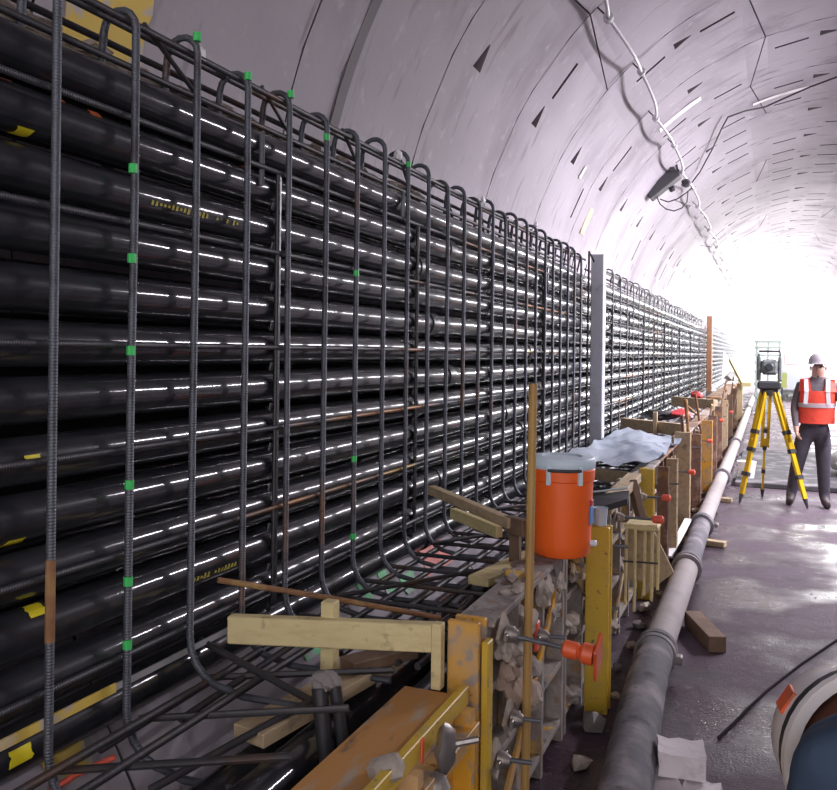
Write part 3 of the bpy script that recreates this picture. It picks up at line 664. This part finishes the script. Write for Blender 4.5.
# pale blue plastic sheet
def sheet(name, m, corners, nu, nv, amp, seed, lab, cat, thick=.004, sag=.0):
    b = MB(); rnd = random.Random(seed); ph = [rnd.uniform(0, 6.3) for _ in range(6)]; P = []
    A, B, Cc, D = [Vector(c) for c in corners]
    for i in range(nu+1):
        row = []
        for j in range(nv+1):
            u = i/nu; v = j/nv; p = (A*(1-u)+B*u)*(1-v)+(D*(1-u)+Cc*u)*v
            w = amp*(math.sin(7*u+4*v+ph[0])+.7*abs(math.sin(9*v-5*u+ph[1]))*1.5+.4*math.sin(17*u+ph[2])*math.sin(13*v+ph[3])+1.1*(1-abs(math.sin(5*u-8*v+ph[4])))**3+.8*(1-abs(math.sin(8*u+6*v+ph[5])))**3)
            ed = 1-.0*u
            row.append(b.bm.verts.new(p+Vector((0.02*math.sin(11*v+ph[4]), .02*math.sin(9*u+ph[5]), w*ed))))
        P.append(row)
    for i in range(nu):
        for j in range(nv): b.bm.faces.new((P[i][j], P[i+1][j], P[i+1][j+1], P[i][j+1]))
    r = bmesh.ops.solidify(b.bm, geom=list(b.bm.faces), thickness=thick)
    return tag(b.build(name, m, ang=80), lab, cat)
sheet('plastic_sheet', M['tarp'], [(-1.55, 7.1, .965), (-.86, 6.8, .965), (-.84, 9.3, .965), (-1.55, 9.5, 1.0)], 22, 36, .026, 3, 'crumpled pale blue plastic sheet draped over the formwork beyond the cooler', 'plastic sheet')
# bags, lumber at the distance
tag(MB().lump((-.98, 29.5, 1.22), (.35, .5, .22), 21, .2).build('white_sack', M['white']), 'big white sack on the far formwork near the orange-brown post', 'sack')
tag(MB().poly([(-1.35, 28.6, 1.1), (-.95, 28.7, 1.5), (-1.3, 28.7, 2.0)], (0, .03, 0)).build('white_board', M['white'], smooth=False), 'white angular board standing above the far formwork', 'board')
timber('leaning_timber', (-.55, 25.5, 1.05), (-.98, 27.5, 1.75), .25, .12, M['timber'], 'pale timber leaning against the white sack in the distance')
# ------------------------------------------------------------------ big floor pipe
def floor_pipe():
    rt = thing('supply_pipe', 'long grey coupled pipe lying on the floor beside the formwork', 'pipe', (-.6, 1., 0))
    P = [(-.44, 1.2), (-.47, 2.6), (-.50, 3.4), (-.555, 4.3), (-.59, 5.1)]
    def run(a, b, r, m, nm='pipe_section'):
        n = max(2, int((Vector(b)-Vector(a)).length/.25)); part(MB().tube([(a[0]+(b[0]-a[0])*i/n, a[1]+(b[1]-a[1])*i/n, r+.012) for i in range(n+1)], r, 22), nm, m, rt, ang=60)
    part(MB().tube([(x, y, .112+.008*math.sin(y*3)) for x, y in [(-.43, .9), (-.44, 1.5), (-.46, 2.2), (-.48, 2.8), (-.50, 3.3), (-.53, 3.8), (-.56, 4.3), (-.58, 4.75), (-.592, 5.15)]], [.105, .106, .104, .106, .104, .108, .106, .104, .106], 24), 'rubber_hose', M['hose'], rt, ang=60)
    run((-.592, 5.2), (-.60, 7.3), .092, M['hoselight'])
    run((-.60, 7.4), (-.615, 9.2), .092, M['hose'])
    run((-.615, 9.3), (-.60, 13.0), .09, M['hoselight'])
    run((-.60, 13.1), (-.58, 18.0), .09, M['hoselight'])
    run((-.58, 18.1), (-.56, 40.0), .09, M['hoselight'])
    for (x, y) in ((-.592, 5.18), (-.60, 7.35), (-.615, 9.25), (-.60, 13.05), (-.58, 18.05)):
        part(MB().lathe([(.095, -.07), (.122, -.062), (.122, -.015), (.108, -.01), (.108, .01), (.122, .015), (.122, .062), (.095, .07)], (x, y, .104), 24, (0, 1, 0)), 'coupling', M['hose'], rt)
    part(MB().box((-.50, 5.13, .06), (-.44, 5.2, .11), bev=.008), 'coupling_bolt', M['galv'], rt)
    part(MB().box((-.49, 9.2, .1), (-.45, 9.28, .14), bev=.008), 'coupling_bolt', M['galv'], rt)
floor_pipe()
timber('wood_block', (-.46, 6.12, .055), (-.27, 5.62, .055), .11, .10, M['timber3'], 'dark timber block on the floor against the right side of the long pipe')
bpy.data.objects['wood_block'].data.materials[0] = M['timber3']
timber('wood_block', (-.78, 8.85, .03), (-.36, 8.75, .03), .10, .05, M['timber2'], 'small timber bearer crossing under the pipe farther on')
timber('wood_block', (-.72, 11.5, .03), (-.40, 11.45, .03), .10, .05, M['timber2'], 'third timber bearer under the pipe near the tripod')
timber('white_strip', (-.80, 7.9, .05), (-.745, 9.2, .16), .07, .02, M['white'], 'whitish strip lying between the posts and the pipe', 'strip')
# rubble at the base of the formwork
for i in range(26):
    rnd = random.Random(300+i); y = 3.4+i*.42; s = rnd.uniform(.03, .07)
    tag(MB().lump((rnd.uniform(-.84, -.74), y, s*.5), (s, s*1.2, s*.7), 300+i, .25, 1).build('rubble_stone', M['mud'] if i % 2 else M['greymud'], smooth=False), 'small grey rubble stone on the floor between formwork and pipe', 'stone', 'rubble along the foot of the formwork')
# white blocks
def rblock(c, d, rz, lab, seed):
    rnd = random.Random(seed); b = MB(); g = bmesh.ops.create_cube(b.bm, size=1)
    bmesh.ops.subdivide_edges(b.bm, edges=b.bm.edges, cuts=3, use_grid_fill=True)
    for v in b.bm.verts:
        q = Vector((v.co.x*d[0], v.co.y*d[1], v.co.z*d[2]))+Vector([rnd.uniform(-.004, .004) for _ in range(3)])
        if abs(v.co.z-.5) < .01 and abs(v.co.x) < .3: q.z -= .008
        v.co = Matrix.Rotation(rz, 3, 'Z') @ q+Vector(c)
    return tag(b.build('white_block', M['block'], ang=45), lab, 'block')
rblock((-.325, 3.80, .135), (.19, .16, .11), .15, 'rough white block lying on top of two others at the bottom right', 1)
rblock((-.385, 3.66, .04), (.15, .16, .08), .3, 'rough white block lying on the floor under the left of the top block', 2)
rblock((-.235, 3.70, .038), (.14, .15, .076), -.1, 'rough white block lying on the floor under the right of the top block', 3)
# cable on floor
tag(MB().tube([atZ(x, y, .007) for x, y in ((880, 615), (837, 640), (800, 665), (768, 690), (748, 708), (735, 722), (718, 738))], .007, 8).build('floor_cable', mat('matt_black', (.03, .025, .028), .95, spec=.05), ang=60), 'thin dark hose crossing the wet floor at the right', 'hose')
# low slab and gear behind the surveyor
tag(MB().box((-.42, 12.9, 0), (3.0, 17.5, .07), bev=.01).build('concrete_pad', M['plate']), 'low dark grey pad on the floor behind the tripod and the surveyor', 'pad')
tag(MB().lathe([(.10, 0), (.13, .22), (.135, .24), (.12, .235)], (-.27, 13.4, .07), 24).build('plastic_bucket', M['white']), 'white bucket on the floor behind the tripod legs', 'bucket')
tag(MB().lump((1.15, 14.4, .29), (.3, .4, .20), 33, .2).build('grey_sack', mat('pale_green_sack', (.42, .45, .42), .7)), 'pale grey-green sack behind the surveyor at the right edge', 'sack')
# ------------------------------------------------------------------ ceiling cable
def cable_line():
    rt = thing('festoon_cable', 'grey clipped cable hung along the tunnel crown, running away from the top centre', 'cable', (-1.15, 3., 4.6))
    A = 131.8
    n = 0; y = 2.2; prev = None; clips = []
    while y < 86:
        step = 1.55
        a = A+(.6 if n % 2 else -.6)
        p0 = tp(a, y, RT-.13); clips.append((a, y)); 
        if prev is not None:
            pa, py = prev; pts = []
            m = 6 if y < 30 else 2
            for i in range(m+1):
                u = i/m; yy = py+(y-py)*u; aa = pa+(a-pa)*u
                pts.append(tp(aa, yy, RT-.13-.09*math.sin(math.pi*u)))
            part(MB().tube(pts, .016 if y < 40 else .03, 8), 'cable_span', M['cable'], rt, ang=60)
        prev = (a, y); y += step; n += 1
    for (a, y) in clips[:36]:
        q = part(MB().tube([tp(a, y, RT+.001), tp(a, y, RT-.10)], .008, 6), 'hanger_rod', M['cabled'], rt)
        part(MB().lathe([(.020, -.03), (.040, -.025), (.040, .025), (.020, .03)], tp(a, y, RT-.13), 12, (0, 1, 0)), 'cable_clip', M['lamph'], rt)
cable_line()
# junction box
jb = thing('junction_box', 'dark box hanging from the cable high on the tunnel crown with looping leads', 'junction box', (-1.3, 13.2, 4.4))
pa = atY(648, 196, 13.0); pb = atY(678, 172, 13.0)
part(MB().beam(pa, pb, .30, .17, .015, up=(.5, 0, .8)), 'box_body', M['box'], jb)
part(MB().beam(pb, atY(676, 163, 13.0), .03, .03), 'bracket', M['cabled'], jb)
part(MB().lump(atY(686, 183, 13.0), (.07, .07, .06), 2, .2), 'plug', M['cabled'], jb)
part(MB().lump(atY(672, 189, 13.0), (.05, .05, .04), 4, .2), 'plug', M['cabled'], jb)
L1 = [atY(x, y, 13.05) for x, y in ((657, 197), (660, 204), (666, 209), (674, 211), (682, 208), (687, 202), (688, 192))]
L2 = [atY(x, y, 13.15) for x, y in ((660, 199), (668, 202), (677, 199), (686, 193), (692, 188))]
part(MB().tube(L1, .010, 6), 'lead_loop', M['cabled'], jb); part(MB().tube(L2, .010, 6), 'lead_loop', M['cabled'], jb)
bp2 = [atT(x, y, RT-.06) for x, y in ((690, 185), (700, 172), (713, 148), (722, 128), (728, 117), (745, 111), (765, 107), (785, 98), (810, 87), (837, 77), (880, 66))]
tag(MB().tube(bp2, .012, 7).build('branch_cable', M['cabled'], ang=60), 'thin dark cable looping from the junction box across the crown to the right', 'cable')
# ------------------------------------------------------------------ tripod and instrument
def tripod():
    ap = Vector((.02, 11.75, 1.40)); rt = thing('survey_tripod', 'yellow surveying tripod standing on the wet floor', 'tripod', (.02, 11.75, 0))
    part(MB().lathe([(.05, -.05), (.10, -.04), (.11, 0), (.11, .03), (.05, .035)], ap, 20), 'head_plate', M['darkgrey'], rt)
    for foot in ((-.31, 11.45, 0), (-.05, 12.05, 0), (.47, 11.42, 0)):
        f = Vector(foot); d = (f-ap).normalized(); top = ap+Vector((f.x-ap.x, f.y-ap.y, 0)).normalized()*.09
        side = d.cross(Vector((0, 0, 1))).normalized(); mid = top+(f-top)*.52; lo = f-(f-top).normalized()*.12
        lg = part(MB().beam(top+side*.035, mid+side*.035, .032, .04).beam(top-side*.035, mid-side*.035, .032, .04), 'leg', M['tripod'], rt)
        part(MB().beam(mid-(mid-top).normalized()*.12, lo, .07, .03), 'lower_leg', M['tripod'], lg)
        for t in (.50, .34, .72):
            c = top+(f-top)*t; part(MB().beam(c, c+d*.05, .11, .05), 'collar', M['darkgrey'], lg)
        part(MB().tube([lo, f+Vector((0, 0, .004))], [.03, .012], 10), 'foot', M['darkgrey'], lg)
    ins = thing('survey_instrument', 'dark grey surveying instrument mounted on top of the yellow tripod', 'surveying instrument', (.02, 11.75, 1.44))
    part(MB().box((-.12, 11.63, 1.436), (.16, 11.87, 1.54), bev=.02), 'base', M['darkgrey'], ins)
    g = mat('instrument_grey', (.22, .25, .24), .5, mix=[((.12, .14, .14), 9, .5, .6)])
    part(MB().box((-.13, 11.68, 1.54), (-.08, 11.82, 1.86), bev=.015), 'fork_arm', g, ins)
    part(MB().box((.12, 11.68, 1.54), (.17, 11.82, 1.86), bev=.015), 'fork_arm', g, ins)
    part(MB().box((-.08, 11.66, 1.62), (.12, 11.84, 1.82), bev=.03), 'telescope', g, ins)
    part(MB().lathe([(.035, 0), (.05, .03), (.05, .12), (.04, .13)], (.02, 11.66, 1.72), 16, (0, -1, 0)), 'lens', M['darkgrey'], ins)
    part(MB().tube([(-.105, 11.75, 1.86), (-.105, 11.75, 1.92), (.145, 11.75, 1.92), (.145, 11.75, 1.86)], .015, 8), 'carry_handle', M['darkgrey'], ins)
tripod()
# ------------------------------------------------------------------ people
def skin(joints, edges, rad, lev=2):
    me = bpy.data.meshes.new('tmp'); me.from_pydata([Vector(j) for j in joints], edges, []); me.update()
    o = bpy.data.objects.new('tmp', me); C.objects.link(o)
    o.modifiers.new('s', 'SKIN'); o.modifiers.new('u', 'SUBSURF').levels = lev
    me.skin_vertices or None
    sv = me.skin_vertices[0].data if me.skin_vertices else None
    if sv is None:
        bpy.context.view_layer.objects.active = o; bpy.context.view_layer.update(); sv = me.skin_vertices[0].data
    for i, r in enumerate(rad):
        sv[i].radius = r if isinstance(r, tuple) else (r, r); sv[i].use_root = (i == 0)
    dg = bpy.context.evaluated_depsgraph_get(); dg.update()
    m2 = bpy.data.meshes.new_from_object(o.evaluated_get(dg)); bpy.data.objects.remove(o)
    return m2
def hand_chain(J, E, RD, wrist, d, palmn, curl=.5, sc=1.):
    """palm and five fingers grown from a wrist vertex index; d = hand direction, palmn = palm normal"""
    d = Vector(d).normalized(); pn = Vector(palmn).normalized(); side = d.cross(pn).normalized(); W0 = Vector(J[wrist])
    def add(p, r, par): J.append(tuple(p)); RD.append(r); E.append((par, len(J)-1)); return len(J)-1
    palm = add(W0+d*.05*sc, (.026*sc, .016*sc), wrist)
    for k, (off, L) in enumerate(((-.026, .068), (-.009, .078), (.009, .073), (.026, .058))):
        a = add(W0+d*.085*sc+side*off*sc, .0105*sc, palm)
        q = d*math.cos(curl)+pn*math.sin(curl); b = add(Vector(J[a])+q*L*.5*sc, .009*sc, a)
        q = d*math.cos(curl*2)+pn*math.sin(curl*2); add(Vector(J[b])+q*L*.5*sc, .0075*sc, b)
    t = add(W0+d*.03*sc-side*.035*sc+pn*.008, .012*sc, palm); add(Vector(J[t])+(d*.8-side*.5+pn*.4).normalized()*.045*sc, .009*sc, t)
def person_one():
    px, py = .52, 11.85
    rt = thing('person', 'person in a dark jacket and trousers with an orange vest standing beside the yellow tripod', 'person', (px, py, 0))
    fl = Vector((.30, 11.85, .0)); fr = Vector((.66, 11.80, 0))
    J = []; E = []; RD = []
    def add(p, r, par=None):
        J.append(tuple(p)); RD.append(r)
        if par is not None: E.append((par, len(J)-1))
        return len(J)-1
    pel = add((.54, 11.88, .93), (.165, .115))
    wa = add((.555, 11.88, 1.08), (.15, .105), pel); ch = add((.57, 11.87, 1.28), (.175, .12), wa); sh = add((.575, 11.87, 1.44), (.15, .10), ch)
    nk = add((.58, 11.86, 1.53), .062, sh); hd = add((.58, 11.83, 1.62), (.078, .09), nk); ht = add((.58, 11.83, 1.71), (.072, .085), hd)
    for s, f in ((-1, fl), (1, fr)):
        hp = add((.54+.095*s, 11.88, .86), .115, pel); kn = add(((.54+.095*s)*.45+f.x*.55, 11.84, .50), .085, hp)
        an = add((f.x, f.y+.02, .12), .066, kn); toe0 = add((f.x+.01*s, f.y-.05, .055), (.06, .05), an); add((f.x+.03*s, f.y-.17, .045), (.055, .042), toe0)
    for s, el, wr in ((-1, (.32, 11.83, 1.16), (.34, 11.68, .93)), (1, (.86, 11.80, 1.18), (.83, 11.62, .98))):
        sj = add((.575+.19*s, 11.87, 1.43), .066, sh); e = add(el, .05, sj); w = add(wr, .033, e)
        dd = (Vector(wr)-Vector(el)).normalized(); hand_chain(J, E, RD, w, dd, (-s, -.2, 0), .5)
    me = skin(J, E, RD); me.name = 'body'
    for m in (M['jacket'], M['trouser'], M['skin'], M['boot2']): me.materials.append(m)
    for p in me.polygons:
        c = p.center; k = 0
        if c.z < .13: k = 3
        elif c.z < .97 and abs(c.x-.54) < .26 and not (c.x < .40 and c.y < 11.72) and not (c.x > .74): k = 1
        if c.z > 1.55: k = 2
        if (c.y < 11.70 and c.z > .5 and c.z < .96): k = 2
        p.material_index = k
    me.shade_smooth(); o = bpy.data.objects.new('body', me); C.objects.link(o); o.parent = rt
    for v in me.vertices: v.co -= Vector(rt.location)
    # face
    part(MB().tube([(.58, 11.735, 1.655), (.58, 11.722, 1.63)], [.010, .016], 8), 'nose', M['skin'], rt)
    for s in (-1, 1):
        part(MB().lump((.58+.028*s, 11.742, 1.668), (.011, .006, .006), 1, 0), 'eye', M['hair'], rt)
        part(MB().lump((.58+.083*s, 11.83, 1.65), (.010, .02, .03), 1, .1), 'ear', M['skin'], rt)
    part(MB().box((.558, 11.738, 1.598), (.602, 11.746, 1.604)), 'mouth', M['redorange'], rt)
    part(MB().lathe([(.118, 0), (.112, .01), (.108, .05), (.09, .095), (.05, .125), (.012, .132)], (.58, 11.84, 1.70), 24, (0, -.08, 1)).box((.50, 11.68, 1.695), (.66, 11.80, 1.708), bev=.004), 'hard_hat', M['hat'], rt)
    # vest: front and back panels as one shell around the torso
    def ring(z, rx, ry, cx, cyy, n=28): return [Vector((cx+rx*math.cos(2*math.pi*k/n), cyy+ry*math.sin(2*math.pi*k/n), z)) for k in range(n)]
    b = MB(); prof = [(.99, .225, .165), (1.08, .215, .16), (1.2, .21, .165), (1.3, .215, .165), (1.38, .212, .155)]
    rs = [[b.bm.verts.new(v) for v in ring(z, rx, ry, .545+.03*(z-.99)/.4, 11.875)] for z, rx, ry in prof]
    for u, v in zip(rs, rs[1:]):
        for k in range(28): b.bm.faces.new((u[k], u[(k+1) % 28], v[(k+1) % 28], v[k]))
    # shoulder straps with an open V neck
    for s in (-1, 1):
        for yy0, yy1 in ((11.72, 11.80), (12.03, 11.95)):
            q = [(.572+.205*s, yy0+.06 if yy0 < 11.9 else yy0-.06, 1.37), (.572+.07*s, yy0, 1.37), (.572+.085*s, yy1, 1.52), (.572+.19*s, yy1+.02 if yy0 < 11.9 else yy1-.02, 1.50)]
            b.poly(q, (0, .012 if yy0 < 11.9 else -.012, 0))
        b.poly([(.572+.19*s, 11.81, 1.50), (.572+.085*s, 11.79, 1.52), (.572+.085*s, 11.96, 1.52), (.572+.19*s, 11.94, 1.50)], (0, 0, .012))
    vt = part(b, 'safety_vest', M['vest'], rt, ang=50)
    for z0 in (1.18,):
        b = MB(); n = 28
        r0 = [b.bm.verts.new(v) for v in ring(z0, .219, .172, .56, 11.875)]; r1 = [b.bm.verts.new(v) for v in ring(z0+.055, .221, .173, .56, 11.875)]
        for k in range(n): b.bm.faces.new((r0[k], r0[(k+1) % n], r1[(k+1) % n], r1[k]))
        bmesh.ops.solidify(b.bm, geom=list(b.bm.faces), thickness=.003)
        part(b, 'reflective_band', M['reflect'], vt)
    for s in (-1, 1):
        part(MB().beam((.565+.125*s, 11.72, 1.22), (.565+.115*s, 11.722, 1.375), .008, .045, up=(1, 0, 0)), 'reflective_band', M['reflect'], vt)
        part(MB().beam((.565+.115*s, 11.716, 1.37), (.565+.12*s, 11.782, 1.52), .008, .045, up=(1, 0, 0)), 'reflective_band', M['reflect'], vt)
    rt.location.y -= .15; rt.scale = (1.04, 1.04, 1.04) 
person_one()
def person_two():
    # crouching figure whose helmet and shoulder enter the frame at the bottom right
    hc = atY(857, 756, 1.5)
    rt = thing('person', 'crouching person in a dark blue jacket and white helmet at the bottom right corner', 'person', (hc.x+.2, 1.5, 0))
    x, y, z = hc
    J = []; E = []; RD = []
    def add(p, r, par=None):
        J.append(tuple(p)); RD.append(r)
        if par is not None: E.append((par, len(J)-1))
        return len(J)-1
    pel = add((x+.42, y-.55, .45), (.16, .13)); wa = add((x+.36, y-.46, .62), (.15, .12), pel); ch = add((x+.22, y-.28, z-.18), (.16, .12), wa); sh = add((x+.12, y-.14, z-.10), (.13, .10), ch)
    hood = add((x+.025, y-.13, z-.0), (.125, .11), sh); nk = add((x+.05, y-.03, z-.03), .065, hood); hd = add((x+.02, y, z), (.078, .085), nk); add((x-.04, y+.03, z+.05), (.07, .075), hd)
    for s in (-1, 1):
        off = Vector((.10*s*.6, -.10*s, 0)); b0 = Vector(J[pel])+off; hp = add(b0, .10, pel)
        kn = add(b0+Vector((-.32, .28, .08)), .07, hp); an = add(b0+Vector((-.12, .14, -.32)), .048, kn); t = add(b0+Vector((-.16, .2, -.37)), .045, an); add(b0+Vector((-.22, .28, -.38)), .035, t)
    for s in (-1, 1):
        off = Vector((.11*s, -.13*s, -.01)); sj = add(Vector(J[sh])+off, .065, sh); e = add(Vector(J[sj])+Vector((-.02, .18, -.22)), .05, sj); w = add(Vector(J[e])+Vector((-.04, .22, -.02)), .033, e)
        hand_chain(J, E, RD, w, (-.2, .9, -.2), (0, 0, -1), .5)
    me = skin(J, E, RD, 3); me.name = 'body'
    for m in (M['blue'], M['trouser'], M['skin'], M['boot']): me.materials.append(m)
    hv = Vector((x+.02, y, z))
    for p in me.polygons:
        c = p.center; k = 0
        if c.z < .10: k = 3
        elif c.z < .56: k = 1
        if (c-hv).length < .16 and c.y > hv.y-.05: k = 2
        p.material_index = k
    me.shade_smooth(); o = bpy.data.objects.new('body', me); C.objects.link(o); o.parent = rt
    for v in me.vertices: v.co -= Vector(rt.location)
    ax = Vector((-.34, .80, -.02)).normalized()
    c = hv+ax*.015
    hm = part(MB().lathe([(.134, -.02), (.133, -.005), (.130, .03), (.119, .075), (.095, .115), (.058, .14), (.015, .150), (.0, .1505)], c, 36, ax, caps=False), 'hard_hat', M['helmet'], rt, ang=40)
    part(MB().lathe([(.124, -.008), (.143, -.007), (.143, .006), (.126, .008), (.124, -.008)], c-ax*.022, 36, ax, caps=False), 'helmet_brim', M['helmet'], hm)
    part(MB().lathe([(.131, .0), (.137, .002), (.136, .020), (.130, .022), (.131, .0)], c-ax*.012, 36, ax, caps=False), 'black_strap', M['rubber'], hm)
    part(MB().lump(hv-ax*.005, (.108, .088, .108), 4, .04, 4), 'hair', mat('red_brown_hair', (.13, .045, .025), .9), rt, ang=80)
    part(MB().lump((x+.02, y-.16, z+.015), (.125, .085, .13), 8, .06, 4, (.2, 0, .1)), 'jacket_hood', M['blue'], rt, ang=80)
    # square sticker on the helmet: towards the camera, upper left
    cam = Vector((0, 0, HC)); best = None
    tgt = atY(795, 704, 1.5)-cam
    t = tgt.normalized(); mn = 1e9
    u = ax.orthogonal().normalized(); w = ax.cross(u)
    for aa in range(0, 360, 3):
        for (rr, zz, sl) in ((.126, .045, .2), (.119, .073, .4), (.105, .096, .8)):
            p = c+ax*zz+(u*math.cos(R(aa))+w*math.sin(R(aa)))*rr; nrm = ((u*math.cos(R(aa))+w*math.sin(R(aa)))+ax*sl).normalized()
            if nrm.dot((cam-p).normalized()) < .1: continue
            dd = (p-cam); dist = (dd-t*dd.dot(t)).length
            if dist < mn: mn = dist; best = (p, nrm)
    if best:
        p, nrm = best; q = nrm.to_track_quat('Z', 'Y').to_matrix()
        part(MB().box((-.02, -.02, -.004), (.02, .02, .003), rot=q, at=p+nrm*.001, bev=.001), 'orange_sticker', M['conecol'], hm)
person_two()
# ------------------------------------------------------------------ distance
wg = thing('rail_wagon', 'distant grey works wagon on the right side of the tunnel', 'wagon', (1.1, 38, 0))
part(MB().box((.45, 38, .45), (2.3, 46, 1.5), bev=.05), 'tub', M['wagon'], wg)
part(MB().box((.5, 38.2, .3), (2.2, 45.8, .45)), 'frame', M['darkgrey'], wg)
for y in (39, 45):
    for x in (.75, 1.95):
        part(MB().lathe([(.05, -.05), (.24, -.05), (.24, .05), (.05, .05)], (x, y, .24), 20, (1, 0, 0)), 'wheel', M['darkgrey'], wg)
part(MB().box((.6, 38.5, 1.5), (1.2, 39.5, 2.0), bev=.05), 'load', M['pink'], wg)
sc_ = thing('scaffold_rack', 'distant grey-green scaffold stack behind the surveying instrument', 'scaffold', (-.2, 30, 0))
g = mat('scaffold_grey', (.25, .30, .28), .6)
for x in (-.35, 0, .35):
    for y in (30, 31):
        part(MB().box((x-.03, y-.03, 0), (x+.03, y+.03, 2.35)), 'standard', g, sc_)
for z in (.5, .9, 1.3, 1.6, 1.85, 2.1, 2.3):
    part(MB().box((-.42, 29.95, z), (.42, 31.05, z+.07)), 'deck_board', g, sc_)
tag(MB().box((.24, 24.8, 1.0), (.48, 24.84, 1.42)).build('sign_board', M['signg']), 'small yellow-green sign board behind the surveyor', 'sign')
tag(MB().box((.34, 24.78, 0), (.38, 24.8, 1.02)).build('sign_stand', M['darkgrey']), 'thin dark stand carrying the yellow-green sign board', 'stand')
# ------------------------------------------------------------------ light fittings and lights
LC = (.955, .89, 1.)
def area(name, loc, tgt, sx, sy, p, col=LC):
    l = bpy.data.lights.new(name, 'AREA'); l.shape = 'RECTANGLE'; l.size = sx; l.size_y = sy; l.energy = p; l.color = col
    o = bpy.data.objects.new(name, l); C.objects.link(o); o.location = loc
    d = (Vector(tgt)-Vector(loc)).normalized(); o.rotation_euler = d.to_track_quat('-Z', 'Y').to_euler(); return o
def tube_lamp(y, a, p, k, L=1.2):
    """a real tube fitting along the tunnel axis with its light just in front of it"""
    d = Vector((-math.cos(R(a)), 0, -math.sin(R(a)))); c = tp(a, y, RT-.05)
    rt = thing('tube_light', f"{ORD[k] if k < 30 else 'farther'} tube light from the camera on the right upper lining", 'light', c, 'tube lights along the right upper lining')
    m = Matrix((Vector((0, 1, 0)).cross(-d), Vector((0, 1, 0)), -d)).transposed()
    part(MB().box((-.06, -L/2, -.03), (.06, L/2, .03), rot=m, at=c, bev=.008), 'housing', M['lamph'], rt)
    part(MB().tube([c+d*.05-Vector((0, L/2-.03, 0)), c+d*.05+Vector((0, L/2-.03, 0))], .02, 10), 'tube', M['lampon'], rt)
    l = bpy.data.lights.new('tube_glow', 'AREA'); l.shape = 'RECTANGLE'; l.size = .09 if y < 20 else .16; l.size_y = L; l.energy = p*1.3
    if y < 16: l.spread = R(140); l.color = LC
    o = bpy.data.objects.new('tube_glow', l); C.objects.link(o); o.location = c+d*.085
    mm = Matrix((Vector((0, 1, 0)).cross(-d), Vector((0, 1, 0)), -d)).transposed()
    o.rotation_euler = mm.to_euler()
for k in range(38):
    y = 9.4+k*2.05
    P_ = (165 if y < 15.6 else (50 if y < 20.5 else (200 if y < 27 else (300 if y < 40 else 450))))
    tube_lamp(y, 38, P_, k, 1.8)
w = bpy.data.worlds.new('w'); bpy.context.scene.world = w; w.use_nodes = True
w.node_tree.nodes['Background'].inputs[0].default_value = (1., .935, .985, 1); w.node_tree.nodes['Background'].inputs[1].default_value = 2.3
hm_ = bpy.data.materials.new('dust_haze'); hm_.use_nodes = True; nt = hm_.node_tree; nt.nodes.clear()
ou = nt.nodes.new('ShaderNodeOutputMaterial'); vs = nt.nodes.new('ShaderNodeVolumeScatter'); vs.inputs['Density'].default_value = .02; vs.inputs['Anisotropy'].default_value = .3
nt.links.new(vs.outputs[0], ou.inputs['Volume'])
hz = MB().box((-2.25, 32, .02), (3.95, 91, 5.4)).build('dust_haze', hm_, smooth=False); tag(hz, 'bright pale haze filling the far end of the tunnel', 'haze', kind='stuff')
# ------------------------------------------------------------------ camera
cam = bpy.data.cameras.new('camera'); co_ = bpy.data.objects.new('camera', cam); C.objects.link(co_)
cam.sensor_fit = 'HORIZONTAL'; cam.sensor_width = 36; cam.lens = F*36/837; cam.clip_end = 300; cam.clip_start = .05
cam.shift_y = -(395-CY)/837
co_.location = (0, 0, HC)
co_.rotation_mode = 'QUATERNION'
co_.rotation_quaternion = (Matrix.Rotation(TH, 3, 'Z') @ Matrix.Rotation(R(90), 3, 'X') @ Matrix.Rotation(RO, 3, 'Z')).to_quaternion()
s = bpy.context.scene; s.camera = co_
s.view_settings.view_transform = 'Standard'; s.view_settings.look = 'None'; s.view_settings.exposure = 0; s.view_settings.gamma = 1
try: s.view_settings.use_curve_mapping = False
except Exception: pass
s.cycles.use_denoising = True
s.cycles.max_bounces = 6
